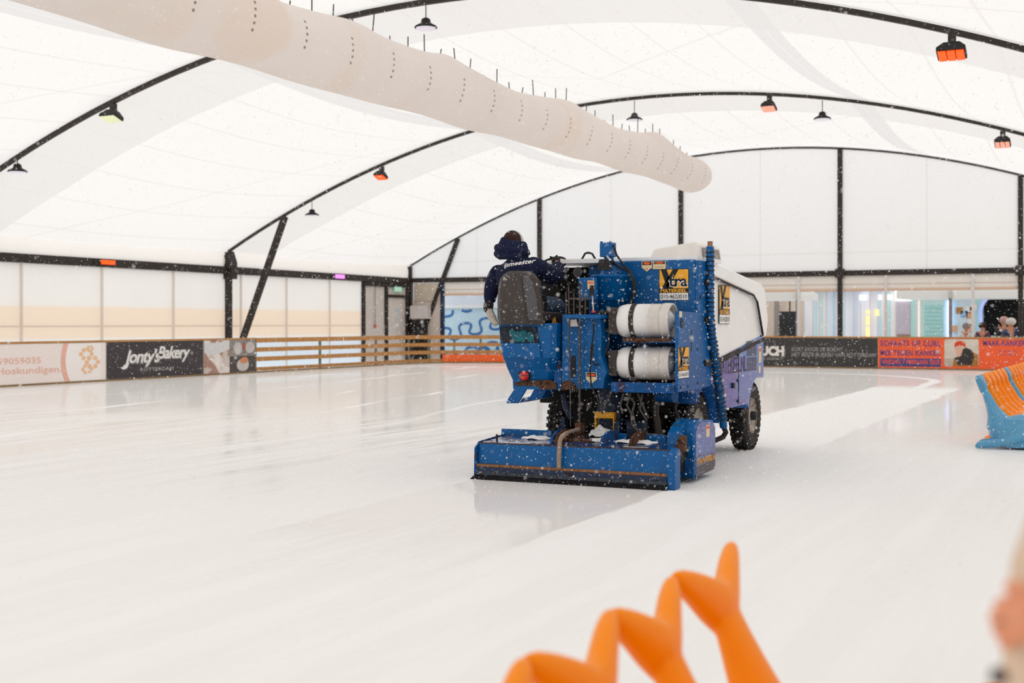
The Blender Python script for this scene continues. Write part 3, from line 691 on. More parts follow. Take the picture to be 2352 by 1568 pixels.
canopy(2068, 2196, 'white patio canopy with a grey post in front of the mint shutter')
canopy(2205, 2400, 'white patio canopy above the people at the bar')
canopy(1690, 1850, 'white patio canopy left of the dark upright, above the black board')
# mural wall left of the driver
t = thing('mural_wall', 'pale blue wall painted with wavy blue lines left of the driver', 'wall', (-24, 49, 0))
MB().box(-27.6, -18, 49, 49.15, 0, 2.23, mat('mural_pale', 'C6E6F8', .7, vary=.04)).build('panel', t)
MB().box(-27.8, -17.8, 48.9, 49.3, 2.23, 2.36, mat('white_coping', 'EEF2F8', .5)).build('coping', t)
b = MB(); MW = mat('mural_blue', '2E74BE', .7, vary=.1)
for k, (ox, oz, sc) in enumerate(((-27.5, 1.0, 1), (-27.2, -.05, 1), (-25.6, .15, 1), (-27.9, 2.0, 1), (-23.4, 1.35, 1), (-22.8, .2, 1))):
    pts = []
    for i in range(150):
        u = -PI/2+i/149*7.2*PI; x = ox+(u+PI/2)/(2*PI)*1.02-.15*math.sin(2*u); z = oz+.30*math.sin(u)+(u/(2*PI))*.22
        pts.append((x, z))
    for i in range(149):
        (xa1, za1), (xb1, zb1) = pts[i], pts[i+1]
        if min(za1, zb1) < .05 or max(za1, zb1) > 2.16 or max(xa1, xb1) > -18.1: continue
        dx, dz = xb1-xa1, zb1-za1; l_ = math.hypot(dx, dz); e_ = .25; nx_, nz_ = -dz/l_*.055, dx/l_*.055; xa1 -= dx*e_; xb1 += dx*e_; za1 -= dz*e_; zb1 += dz*e_
        yy_ = 48.99-.002*k-.0006*(i % 2)
        b.add([(xa1-nx_, yy_, za1-nz_), (xb1-nx_, yy_, zb1-nz_), (xb1+nx_, yy_, zb1+nz_), (xa1+nx_, yy_, za1+nz_)], [(0, 1, 2, 3)], MW)
b.build('painted_waves', t)
b = MB(); b.box(-30, -16, 52, 55, 0, 3.6, mat('far_block', 'D7DEEA', .6, vary=.12, scale=.8)); tag(b.build('far_building', bevel=.03), 'pale grey blue building behind the wavy mural wall', 'building')
b = MB(); b.box(-40, 8, 62, 66, 0, 5.0, mat('far_row', 'CFCBD6', .7, vary=.15, scale=.6)); 
for k in range(12): b.box(-38+k*3.8, -36.6+k*3.8, 61.9, 62, 2.6, 3.9, mat('far_window', '9AA2B4', .3))
tag(b.build('far_terrace'), 'row of pale houses far behind the kiosks', 'building')

# people by the bar (seen from the hall over the far fence)
def bystander(x, ytop, Y, coat, hat, label, lean=0.0, hatr=1.05, beanie=True, face=1):
    p = at(x, ytop, Y=Y); H = p.z; X = p.x
    t = thing('person', label, 'person', (X, Y, 0), 'people standing at the bar')
    k = H/1.7
    J = {'pel': ((X, Y, .92*k), .14*k), 'che': ((X+lean*.5, Y, 1.25*k), (.17*k, .13*k)), 'nek': ((X+lean, Y, 1.45*k), .055*k), 'hea': ((X+lean, Y-.03, 1.55*k), .115*k), 'top': ((X+lean, Y, 1.66*k), .07*k)}
    B = [('pel', 'che'), ('che', 'nek'), ('nek', 'hea'), ('hea', 'top')]
    for s in (-1, 1):
        n = 'l' if s < 0 else 'r'
        J[n+'s'] = ((X+s*.19*k+lean*.8, Y, 1.38*k), .065*k); J[n+'e'] = ((X+s*.27*k+lean*.5, Y-.02, 1.12*k), .05*k); J[n+'h'] = ((X+s*.2*k+lean*.4, Y-.22, 1.02*k), .04*k)
        J[n+'k'] = ((X+s*.1*k, Y-.02, .5*k), .075*k); J[n+'f'] = ((X+s*.11*k, Y, .08), .05*k); J[n+'t'] = ((X+s*.12*k, Y-.14, .05), .045*k)
        B += [('che', n+'s'), (n+'s', n+'e'), (n+'e', n+'h'), ('pel', n+'k'), (n+'k', n+'f'), (n+'f', n+'t')]
    skin('body', J, B, SKIN, t, 1)
    KJ = {a: (J[a][0], tuple(q*1.22 for q in J[a][1]) if isinstance(J[a][1], tuple) else J[a][1]*1.25) for a in ('pel', 'che', 'ls', 'rs', 'le', 're')}
    KJ['nk'] = ((X+lean*.9, Y, 1.41*k), .09*k)
    for n in 'lr': KJ[n+'w'] = (tuple(Vector(J[n+'h'][0])*.85+Vector(J[n+'e'][0])*.15), .052*k)
    skin('coat', KJ, [('pel', 'che'), ('che', 'nk'), ('che', 'ls'), ('ls', 'le'), ('le', 'lw'), ('che', 'rs'), ('rs', 're'), ('re', 'rw')], coat, t, 1)
    LJ = {'pel': ((X, Y, .9*k), .15*k)}; LB = []
    for n in 'lr': LJ[n+'k'] = (J[n+'k'][0], .09*k); LJ[n+'f'] = ((J[n+'f'][0][0], Y, .12), .07*k); LB += [('pel', n+'k'), (n+'k', n+'f')]
    skin('trousers', LJ, LB, mat('dark_trousers', '22242E', .8), t, 1)
    MB().ell((X+lean, Y+.02, 1.62*k), (.145*k*hatr, .14*k*hatr, .14*k), hat).build('knit_hat' if beanie else 'hair', t)
bystander(2257, 743, 47.6, mat('plum_coat', '5A3A58', .8), HAIR, 'person with brown hair in a plum coat left of the bar', beanie=False)
bystander(2306, 730, 47.9, mat('patterned_coat', '26242C', .8, dirt='C8C4C8', dirtamt=.42, scale=9), mat('rose_hat', 'C79A94', .8), 'person in a rose knit hat and black and white coat at the bar')
bystander(2326, 733, 47.3, mat('blue_coat', '34466E', .8), mat('white_hat', 'D9D3CE', .8), 'person in a white knit hat and dark blue coat at the bar', lean=-.06, hatr=1.2)
bystander(2219, 744, 48.2, mat('white_coat', 'E6E9F0', .8), mat('grey_hair', '8B7F82', .8), 'person in a white coat beside the pale blue posters', beanie=False)

# ---------------------------------------------------------------- ice resurfacer (heads towards +Y)
R = thing('ice_resurfacer', 'blue ice resurfacing machine with a white hood driving away over the ice', 'ice resurfacer', (-5.0, 13.5, 0))
XS, XLs = -4.06, -5.9        # right and left flank
# body
b = MB()
side = [(12.66, .88), (12.86, .88)]+[(13.3+.52*math.cos(a), .42+.5*math.sin(a)) for a in np.linspace(PI*.8, .05, 9)]+[(13.84, .6), (14.9, .6)]+[(15.45+.5*math.cos(a), .42+.5*math.sin(a)) for a in np.linspace(PI*.92, PI*.38, 8)]+[(15.66, .91), (15.66, 1.42), (13.2, 1.06), (12.66, 1.3)]
b.prism(side, 'x', XS-.25, XS, BLUESIDE); b.prism(side, 'x', XLs, XLs+.25, BLUESIDE); b.box(XLs+.25, XS-.25, 12.75, 15.6, .62, 1.3, DARK)
b.build('lower_body', R)
b = MB()
hood = [(13.2, 1.08), (15.58, 1.38), (15.70, 1.58), (15.58, 1.99), (13.5, 2.16), (13.2, 2.16)]
b.prism(hood, 'x', XLs+.02, XS-.01, HOOD); b.build('snow_hood', R, bevel=.05, seg=3)
b = MB(); lid = [(13.45, 2.09), (15.12, 1.92), (15.3, 1.84), (15.56, 1.42), (15.72, 1.40), (15.82, 1.60), (15.68, 1.98), (15.5, 2.06), (13.5, 2.24), (13.45, 2.2)]
b.prism(lid, 'x', XLs-.02, XS+.02, mat('white_lid', 'FAF9F8', .3, vary=.02, coat=.2)); b.build('hood_lid', R, bevel=.02)
b = MB(); b.tube([(XS+.022, 13.4, 2.08), (XS+.022, 15.10, 1.91), (XS+.022, 15.28, 1.83), (XS+.022, 15.55, 1.42)], .014, BLACK, 6); b.slab([(XS-.02, 13.1, 1.04), (XS-.02, 15.66, 1.345), (XS-.02, 15.66, 1.39), (XS-.02, 13.1, 1.09)], (.025, 0, 0), BLACK); b.build('rubber_seal', R)
# lettering on the flank
b = MB(); Os = (XS+.002, 0, 0)
b.text('RA-MATERIEEL.NL', Os, XR, UZ, 13.40, 14.85, .99, 1.18, mat('purple_lettering', '3E1440', .5), .0, .015); b.build('lettering', R)
b = MB(); 
for k in range(22): 
    z = .99+k*.0165+.006; b.box(XS, XS+.004, 14.88, 15.32, z, z+.008, INK) if k != 10 else None
b.build('air_grille', R)
b = MB(); b.box(XS-.005, XS+.003, 14.50, 14.53, .62, 1.26, DBLUE)
for z in (.66, .9, 1.2): b.ell((XS+.004, 14.46, z), (.01, .02, .02), DARK, 8, 5)
b.box(XS, XS+.02, 14.22, 14.3, .82, .88, BLACK); b.build('panel_gap', R)
b = MB(); b.box(XS, XS+.004, 15.42, 15.54, 1.08, 1.28, CREAM); b.box(XS, XS+.006, 15.44, 15.52, 1.22, 1.26, mat('label_red', 'D9542F', .5)); b.box(XS, XS+.004, 15.42, 15.50, .95, 1.04, CREAM); b.build('warning_label', R)
# rear box with the big sticker
xr = at(1597, 650, Y=12.66).x
b = MB(); b.box(-5.05, xr, 12.66, 13.2, .9, 2.235, BLUE); b.box(-5.3, -4.72, 12.9, 13.2, 1.5, 2.2, BLUE); b.build('rear_panel', R, bevel=.02)
b = MB()
b.prism([(12.0, .885), (12.66, .885), (13.1, .9), (13.1, 2.22), (12.66, 2.225), (12.66, 1.68), (12.0, 1.69)], 'x', xr, xr+.035, BLUE)
for yy, zz in ((12.06, .93), (12.3, .93), (12.62, .95), (12.62, 1.3)): b.ell((xr+.037, yy, zz), (.006, .014, .014), RUST, 8, 5)
b.box(xr+.034, xr+.037, 12.40, 12.43, 1.28, 1.50, INK); b.lathe([(.001, 0), (.05, .003)], (xr+.036, 12.1, 1.57), 'x', INK, 16)
b.lathe([(.001, 0), (.028, .003), (.001, .0031)], (xr+.036, 12.72, 1.84), 'x', INK, 14); b.build('side_wing', R, bevel=.006)
b = MB(); b.box(-5.62, -4.0, 12.72, 13.6, 2.225, 2.27, HOOD); b.build('top_plate', R)
# hatch on top
b = MB(); b.prism([(-4.62, 2.25), (-4.56, 2.37), (-4.1, 2.44), (-4.04, 2.40), (-4.02, 2.25)], 'y', 12.95, 13.7, mat('hatch_white', 'EDE7E1', .5, vary=.06)); b.build('top_hatch', R, bevel=.02)
b = MB(); b.slab([(-4.018, 13.0, 2.27), (-4.018, 13.62, 2.27), (-4.035, 13.62, 2.38), (-4.035, 13.0, 2.38)], (.004, 0, 0), mat('hatch_grey', '8B8078', .5)); b.build('hatch_window', R)
b = MB(); h0 = at(1336, 596, Y=13); h1 = at(1368, 596, Y=13)
b.tube([h0, h0+Vector((.04, 0, .065)), h0+Vector((.07, 0, .075)), h1+Vector((-.07, 0, .075)), h1+Vector((-.04, 0, .065)), h1], .012, BLACK, 8); b.build('grab_handle', R)

def logo(name, O, ux, w, h, tall=0):
    uz = UZ; b = MB(); g = h*.265
    b.rect(O, ux, uz, 0, w, 0, h, INK, .001); b.rect(O, ux, uz, w*.015, w*.985, h*.385, h*.985, YEL, .002)
    def line(x0, z0, x1, z1, t): b.poly(O, ux, uz, [(w*x0-t/2, h*z0), (w*x0+t/2, h*z0), (w*x1+t/2, h*z1), (w*x1-t/2, h*z1)], INK, .0035)
    line(.16, .985, .38, .385, w*.2); line(.56, .985, .18, .385, w*.2)
    b.text('tra', O, ux, uz, w*.31, w*.97, h*.42, h*.77, WINK, .0045, .065); b.text('tra', O, ux, uz, w*.33, w*.955, h*.44, h*.75, INK, .006, .02)
    b.text('MATERIEEL', O, ux, uz, w*.05, w*.94, h*.25, h*.365, YEL, .003, .03)
    b.rect(O, ux, uz, w*.02, w*.98, h*.015, h*.235, WINK, .002); b.text('010-4620010', O, ux, uz, w*.05, w*.95, h*.06, h*.19, INK, .003, .005, sp=.95)
    return b.build(name, R)
p = at(1514, 690, Y=12.655); q = at(1582, 617, Y=12.655); logo('logo_sticker', (p.x, 12.655, p.z), UX, q.x-p.x, q.z-p.z)
p = at(1652, 744, X=XS+.005); q = at(1676, 656, X=XS+.005); logo('logo_sticker', (XS+.004, p.y, p.z), XR, q.y-p.y, q.z-p.z)
p = at(1558, 870, X=xr+.04); q = at(1583, 796, X=xr+.04); logo('logo_sticker', (xr+.037, p.y, p.z), XR, q.y-p.y, q.z-p.z)
def warn(x0, y0, x1, y1, Y, point=False):
    p = at(x0, y1, Y=Y); q = at(x1, y0, Y=Y); w_, h_ = q.x-p.x, q.z-p.z; O = (p.x, Y, p.z); b = MB()
    b.poly(O, UX, UZ, [(0, h_*.4), (w_/2, 0), (w_, h_*.4), (w_, h_), (0, h_)] if point else [(0, 0), (w_, 0), (w_, h_), (0, h_)], CREAM, .002)
    b.rect(O, UX, UZ, w_*.06, w_*.94, h_*.62, h_*.95, INK, .003)
    b.poly(O, UX, UZ, [(w_/2+w_*.36*math.cos(a), h_*.78+h_*.11*math.sin(a)) for a in np.linspace(0, 2*PI, 17)[:-1]], ORG, .004)
    if point: b.poly(O, UX, UZ, [(w_/2+w_*.08*math.cos(a), h_*.24+h_*.07*math.sin(a)) for a in np.linspace(0, 2*PI, 9)[:-1]], ORG, .004)
    else: b.rect(O, UX, UZ, w_*.15, w_*.85, h_*.25, h_*.29, INK, .003)
    b.build('warning_label', R)
warn(1474, 599, 1498, 624, 12.65, True); warn(1500, 599, 1529, 618, 12.65)
warn(1346, 855, 1371, 881, 11.985, True)
p = at(1561, 719, X=xr+.04); MB().box(xr+.036, xr+.039, p.y, p.y+.08, p.z-.04, p.z+.02, CREAM).build('paper_label', R)
# cylinder bay: tray, mid shelf, lower frame
p0 = at(1405, 900, Y=11.97); p1 = at(1553, 880, Y=11.97)
b = MB(); b.box(p0.x, xr, 11.95, 12.0, p0.z, p1.z, BLUE_RUST); b.box(p0.x, xr, 12.0, 12.66, p1.z-.04, p1.z-.01, RUST); b.build('lower_tray', R, bevel=.004)
sh = at(1480, 780, Y=12.1).z
b = MB(); b.box(p0.x+.1, xr, 12.02, 12.66, sh-.03, sh, BLUE_RUST); b.box(p0.x+.1, xr-.05, 12.01, 12.04, sh-.02, sh+.02, RUST); b.build('middle_shelf', R)
# central column of panels
def colpoly(name, pts, Y, th, m): 
    b = MB(); b.prism([(at(x, y, Y=Y).x, at(x, y, Y=Y).z) for x, y in pts], 'y', Y, Y+th, m); return b.build(name, R, bevel=.005)
colpoly('centre_panel', [(1291, 728), (1378, 728), (1382, 768), (1380, 812), (1388, 838), (1394, 856), (1388, 870), (1386, 892), (1290, 895)], 11.99, .25, BLUE)
colpoly('gap_strip', [(1275, 730), (1291, 728), (1291, 893), (1277, 895)], 12.06, .1, DARK)
colpoly('narrow_flange', [(1268, 745), (1276, 745), (1289, 845), (1289, 895), (1273, 895), (1270, 820)], 12.03, .12, BLUE_RUST)
colpoly('brass_plate', [(1268, 734), (1274, 727), (1277, 740), (1278, 776), (1270, 776), (1267, 744)], 12.0, .02, mat('gold_plate', 'B07A30', .5))
colpoly('rust_edge', [(1288, 882), (1300, 872), (1318, 878), (1326, 893), (1290, 896)], 11.985, .004, RUST)
colpoly('oval_slot', [(1311, 822), (1315, 816), (1319, 816), (1322, 822), (1322, 862), (1319, 868), (1313, 868), (1311, 862)], 11.982, .006, INK)
colpoly('rear_shelf', [(1293, 722), (1380, 722), (1380, 731), (1293, 731)], 11.9, .35, BLUE)
colpoly('mirror_plate', [(1301, 733), (1323, 733), (1329, 750), (1308, 750)], 11.93, .012, mat('grubby_mirror', 'B6B0AC', .4, vary=.2, scale=20))
# dark dashboard with gauges
b = MB(); b.box(-5.9, -4.95, 12.95, 13.19, .95, 2.19, DARK); b.box(-5.75, -4.95, 12.35, 13.0, 1.28, 1.5, DARK); b.build('dashboard', R)
for gx, gy, gr in ((1304, 620, .033), (1303, 636, .033), (1330, 625, .058)):
    p = at(gx, gy, Y=12.93); b = MB(); b.lathe([(gr*.8, 0), (gr, -.02), (gr, -.035), (gr*.82, -.04)], p, 'y', CHROME, 20); b.lathe([(gr*.8, -.03), (.001, -.032)], p, 'y', INK if gr < .05 else LENS, 20); b.build('gauge' if gr < .05 else 'work_lamp', R)
p = at(1298, 607, Y=12.8); q = at(1372, 596, Y=12.8); MB().box(p.x-.2, q.x, 12.75, 13.3, p.z, q.z, HOOD).build('dash_cover', R, bevel=.01)
# auger drum, column and motor
p = at(1398, 640, Y=12.42); ax_ = p.x
zt_, zm_, zb_ = at(0, 633, Y=12.42).z, at(1398, 690, Y=12.42).z, at(1398, 760, Y=12.42).z
zt_ = at(1398, 634, Y=12.42).z
b = MB(); b.lathe([(.001, zt_+.012), (.215, zt_+.012), (.215, zt_-.012), (.195, zt_-.015), (.195, zm_), (.14, zm_-.005), (.13, zm_-.4), (.001, zm_-.4)], (ax_+.02, 12.45, 0), 'z', BLUE, 36, False); b.build('auger_drum', R)
MB().box(ax_-.26, ax_-.05, 12.2, 12.5, zm_, zt_-.02, BLUE).build('drum_bracket', R, bevel=.01)
colpoly('drum_label', [(1349, 644), (1365, 644), (1365, 664), (1349, 664)], 12.19, .004, CREAM)
colpoly('label_warning', [(1351, 646), (1363, 646), (1363, 651), (1351, 651)], 12.185, .004, ORG)
mz0, mz1 = at(1395, 588, Y=12.4).z, at(1395, 557, Y=12.4).z
xm = at(1396, 570, Y=12.4).x
b = MB(); b.box(xm-.065, xm+.065, 12.33, 12.48, mz0-.01, mz1, BLUE)
b.lathe([(.05, mz0), (.055, mz0-.06), (.075, mz0-.14), (.085, zt_+.03), (.11, zt_+.01)], (xm+.005, 12.42, 0), 'z', BLUE, 20)
for sx_ in (-1, 1): b.box(xm+sx_*.05-.012, xm+sx_*.05+.012, 12.33, 12.36, mz1, mz1+.012, BLUE)
b.build('auger_motor', R, bevel=.006)
b = MB(); q0 = at(1380, 596, Y=12.3); q1 = at(1406, 620, Y=12.3); b.prism([(q0.x-.0, q0.z), (q0.x+.1, q0.z), (q1.x, q1.z), (q1.x, q1.z-.0), (q0.x-.02, at(1378, 621, Y=12.3).z)], 'y', 12.24, 12.3, BLACK); b.build('control_box', R, bevel=.006)
for pts_, r_ in (([(1409, 562), (1416, 585), (1432, 608), (1444, 622), (1452, 640)], .011), ([(1408, 600), (1420, 612), (1438, 620), (1450, 632), (1456, 660), (1452, 690), (1446, 720)], .014), ([(1444, 620), (1455, 645), (1458, 670), (1449, 700), (1444, 730)], .02), ([(1395, 585), (1402, 600), (1412, 610)], .008)):
    MB().tube([at(x, y, Y=12.38) for x, y in pts_], r_, BLACK, 8).build('hydraulic_hose', R)
colpoly('grease_tube', [(1391, 588), (1394, 586), (1403, 596), (1400, 599)], 12.22, .02, mat('pale_tube', 'B9B2AC', .5))
# levers
b = MB()
def rod(x0, y0, x1, y1, r=.009, Y=12.0, m=None): return MB().tube([at(x0, y0, Y=Y), at(x1, y1, Y=Y)], r, m or FRAME, 8).build('lever', R)
LV = mat('worn_lever', '4A403C', .5, .3)
for a_ in ((1306, 655, 1307, 728), (1318, 672, 1318, 726), (1332, 655, 1331, 990), (1345, 670, 1344, 722), (1300, 670, 1301, 722)): rod(*a_, .009 if a_[0] != 1332 else .013, 11.92, LV)
rod(1306, 686, 1357, 686, .01, 11.92, LV); rod(1307, 728, 1311, 980, .008, 11.92, LV)
rod(1360, 668, 1363, 716, .009, 11.9, mat('steel_rod', 'B0AAAA', .35, .5)); rod(1359, 655, 1359, 680, .024, 11.9, BLACK)
MB().ell(at(1363, 716, Y=11.9), (.026, .02, .012), REDL).build('red_washer', R)
for p_ in (at(1306, 652, Y=11.92), at(1332, 652, Y=11.92), at(1318, 668, Y=11.92)): MB().ell(p_, (.018, .018, .022), BLACK).build('lever_knob', R)
for pts_ in ([(1362, 735), (1364, 760), (1358, 800), (1355, 850), (1358, 885), (1370, 912), (1380, 935)], [(1398, 765), (1398, 790), (1390, 812)], [(1362, 790), (1361, 830), (1366, 838), (1376, 836)]):
    MB().tube([at(x, y, Y=11.93) for x, y in pts_], .009, BLACK, 6).build('hose', R)

# gas cylinders (rest in the tray, strapped)
def cylinder(y0, y1, label):
    cy_ = (y0+y1)/2; p = at(1480, cy_, Y=12.0); zc = p.z; r = (at(1480, y0, Y=12.05).z-at(1480, y1, Y=12.05).z)/2
    xl, xr_ = at(1407, cy_, Y=12.1).x, at(1549, cy_, Y=12.05).x-.06
    t = thing('gas_cylinder', label, 'gas cylinder', ((xl+xr_)/2, 12.18, zc-r), 'gas cylinders strapped on the machine')
    L_ = xr_-xl; o = (xl, 12.2, zc)
    MB().lathe([(.001, .0), (r*.45, .004), (r*.75, .03), (r*.93, .075), (r, .13), (r, L_*.64), (r*.995, L_*.64)], o, 'x', CYL, 40).build('body', t)
    MB().lathe([(r*1.0, L_*.64), (r, L_*.83), (r*.96, L_*.85), (r*.5, L_*.88), (.001, L_*.9)], o, 'x', CYLG, 40, False).build('lower_shell', t)
    MB().lathe([(r*.9, L_*.83), (r*1.02, L_*.83), (r*1.05, L_*.88), (r*1.03, L_*.99), (r*1.0, L_), (r*.92, L_), (r*.9, L_*.88)], o, 'x', CYLG, 40, False).build('foot_ring', t)
    MB().lathe([(.001, L_*.90+.07), (r*.35, L_*.9+.06), (r*.7, L_*.9+.01), (r*.88, L_*.86)], o, 'x', CYL, 32, False).build('base_dome', t)
    # valve guard: an open dark shroud at the left end
    b = MB(); gl = .16
    for zz in (-1, 1): b.slab([(xl-gl, 12.12, zc+zz*r*.52), (xl+.05, 12.06, zc+zz*r*.78), (xl+.05, 12.34, zc+zz*r*.78), (xl-gl, 12.28, zc+zz*r*.52)], (0, 0, -zz*.035), SHELL)
    b.box(xl-gl-.01, xl-gl+.03, 12.1, 12.3, zc-r*.54, zc+r*.54, SHELL); b.slab([(xl-.03, 12.06, zc-r*.75), (xl+.06, 12.05, zc-r*.8), (xl+.06, 12.05, zc+r*.8), (xl-.03, 12.06, zc+r*.75)], (0, .03, 0), SHELL)
    b.lathe([(.02, 0), (.03, .03), (.03, .1)], (xl-.1, 12.2, zc), 'x', CHROME, 12); b.build('valve_guard', t)
    return zc, r, xl, L_
c1 = cylinder(697, 776, 'upper white gas cylinder strapped sideways on the back of the machine')
c2 = cylinder(797, 873, 'lower white gas cylinder lying sideways in the rusty tray of the machine')
b = MB(); xs_ = at(1449, 730, Y=12.03).x; pts_ = []
for zc, r, _, _ in (c1, c2):
    for a in np.linspace(PI*.95, PI*1.25 if zc > 1.4 else PI*1.12, 12) if False else np.linspace(PI*.42, PI*(1.12 if zc > 1.4 else 1.18), 12):
        pts_.append((12.2-(r+.006)*math.sin(a), zc+(r+.006)*math.cos(a)) if False else (12.2-(r+.007)*math.sin(a), zc+(r+.007)*math.cos(a-0)))
pts_ = []
for zc, r, _, _ in (c1, c2): pts_ += [(12.2-(r+.008)*math.sin(a), zc+(r+.008)*math.cos(a)) for a in np.linspace(.0, PI*(.72 if zc > 1.4 else .8), 14)]
rings = [[(xs_-.025, y, z), (xs_+.025, y, z), (xs_+.025, y-.004, z), (xs_-.025, y-.004, z)] for y, z in pts_]
b.loft(rings, mat('webbing', '2B2522', .7), smooth=False)
tag(b.build('lashing_strap'), 'dark webbing strap holding both white gas cylinders', 'strap')
b = MB(); q = pts_[-1]; b.tube([(xs_-.03, q[0]-.01, q[1]+.08), (xs_-.015, q[0]-.012, q[1]+.03), (xs_-.035, q[0]-.01, q[1]-.03), (xs_+.035, q[0]-.01, q[1]-.03), (xs_+.015, q[0]-.012, q[1]+.03), (xs_+.03, q[0]-.01, q[1]+.08)], .005, CHROME, 6)
tag(b.build('strap_buckle'), 'chrome wire buckle hooked under the lower gas cylinder', 'buckle')
b = MB(); b.text('BENEGAS', (0, 12.2-c2[1]-.008, 0), (0, 0, 1), (-1, 0, 0), c2[0]-.09, c2[0]+.11, -xs_+.035, -xs_+.07, INK, 0, .02)

# left hull under the seat
def hr(z, xl, xr_, y0, y1): return [(xl, y0, z), (xr_-.05, y0, z), (xr_, y0+.06, z), (xr_, y1, z), (xl, y1, z)]
lv = [(742, 1145, 1274), (780, 1148, 1273), (820, 1155, 1272), (846, 1165, 1270), (872, 1177, 1268), (893, 1178, 1280)]
b = MB(); rings = []
for i, (py, pl, pr) in enumerate(lv):
    Y0 = (11.84, 11.84, 11.85, 11.95, 12.02, 12.02)[i]; p = at(pl, py, Y=Y0); q = at(pr, py, Y=Y0); rings.append(hr(p.z, p.x, q.x, Y0, 12.7))
b.loft(rings, BLUE, smooth=False); b.build('driver_platform', R, bevel=.008)
q0, q1 = at(1148, 750, Y=11.83), at(1238, 787, Y=11.83)
b = MB(); b.prism([(q0.x, q0.z), (q1.x-.03, q0.z), (q1.x, q1.z), (q0.x+.02, q1.z)], 'y', 11.825, 11.842, mat('recess_shade', '0B1526', .7)); b.build('recess_shade_plate', R)  # flat dark plate on the hull; recess shade is put into its colour
b = MB()
for k in range(16): b.ell((q0.x+.15+random.random()*.22, 11.815, q1.z+.03+random.random()*.075), (.03+random.random()*.035, .012, .018+random.random()*.02), TEAL, 9, 6, Matrix.Rotation(random.uniform(-1.2, 1.2), 3, 'Y'))
tag(b.build('cloth'), 'crumpled teal cloths stuffed in the recess under the seat', 'cloth', kind='stuff')
b = MB(); b.prism([(at(x, y, Y=11.82).x, at(x, y, Y=11.82).z) for x, y in ((1152, 788), (1238, 788), (1242, 821), (1157, 821))], 'y', 11.822, 11.835, BLUE); b.build('recess_panel', R, bevel=.004)
colpoly('rust_patch', [(1181, 878), (1225, 873), (1262, 872), (1278, 880), (1278, 894), (1240, 894), (1235, 887), (1181, 885)], 12.005, .01, RUST)
p = at(1207, 862, Y=12.0); b = MB(); b.lathe([(.062, 0), (.066, -.03), (.055, -.035)], p, 'y', BLACK, 24); b.build('lamp_rim', R)
b = MB(); b.lathe([(.054, -.028), (.05, -.045), (.001, -.052)], p, 'y', REDL, 24); b.box(p.x-.055, p.x+.055, p.y-.054, p.y-.03, p.z-.003, p.z+.003, BLACK); b.build('tail_lamp', R)
# step bracket below
b = MB()
def sp(pts, Y, th, m): b.prism([(at(x, y, Y=Y).x, at(x, y, Y=Y).z) for x, y in pts], 'y', Y, Y+th, m)
sp([(1181, 893), (1209, 893), (1189, 926), (1163, 926), (1165, 918)], 12.02, .03, BLUE); sp([(1227, 893), (1256, 894), (1244, 915), (1192, 925), (1200, 914), (1217, 911)], 12.05, .25, BLUE_RUST)
b.build('step', R, bevel=.004)
# seat
b = MB(); rings = []
for py, pl, pr, dy, top in ((745, 1136, 1240, .0, 0), (720, 1135, 1239, -.02, 0), (690, 1136, 1237, -.03, 0), (660, 1138, 1231, -.03, 0), (640, 1142, 1224, -.02, 0), (628, 1149, 1214, .0, 0), (622, 1160, 1200, .03, 0)):
    p = at(pl, py, Y=11.72); q = at(pr, py, Y=11.72); w_ = q.x-p.x; y0 = 11.72+dy
    rings.append([(p.x, y0+.09, p.z), (p.x+w_*.14, y0+.01, p.z), (p.x+w_*.22, y0, p.z), (p.x+w_*.68, y0, p.z), (p.x+w_*.74, y0+.012, p.z), (q.x, y0+.10, p.z), (q.x, y0+.15, p.z), (p.x, y0+.15, p.z)])
b.loft(rings, SHELL, smooth=False); b.build('seat_back', R, bevel=.012, seg=3)
b = MB(); rr = []
for py, pl, pr in ((735, 1214, 1236), (690, 1208, 1233), (650, 1202, 1224), (632, 1200, 1213)):
    p = at(pl, py, Y=11.68); q = at(pr, py, Y=11.76); rr.append([(p.x, p.y, p.z), (q.x, q.y, q.z), (q.x, q.y+.004, q.z), (p.x, p.y+.004, p.z)])
b.loft(rr, SHELL2, smooth=False); b.build('seat_back_facet', R)
p = at(1140, 742, Y=11.85); q = at(1240, 735, Y=11.85)
MB().box(p.x, q.x+.04, 11.85, 12.35, p.z+.02, p.z+.12, SHELL).build('seat_cushion', R, bevel=.03, seg=3)
MB().box(p.x+.06, q.x-.05, 11.85, 12.3, p.z-.02, p.z+.03, DARK).build('seat_base', R)
# steering wheel
b = MB(); sc_ = at(1266, 610, Y=12.75); ax = Vector((.1, .55, -.8)).normalized(); a_ = ax.orthogonal().normalized(); c_ = ax.cross(a_)
b.tube([sc_+(a_*math.cos(t_)+c_*math.sin(t_))*.17 for t_ in np.linspace(0, 2*PI, 29)], .014, BLACK, 8)
for t_ in (0, 2.1, 4.2): b.tube([sc_, sc_+(a_*math.cos(t_)+c_*math.sin(t_))*.17], .009, BLACK, 6)
b.tube([sc_, sc_+ax*.5], .02, BLACK, 8); b.build('steering_wheel', R)

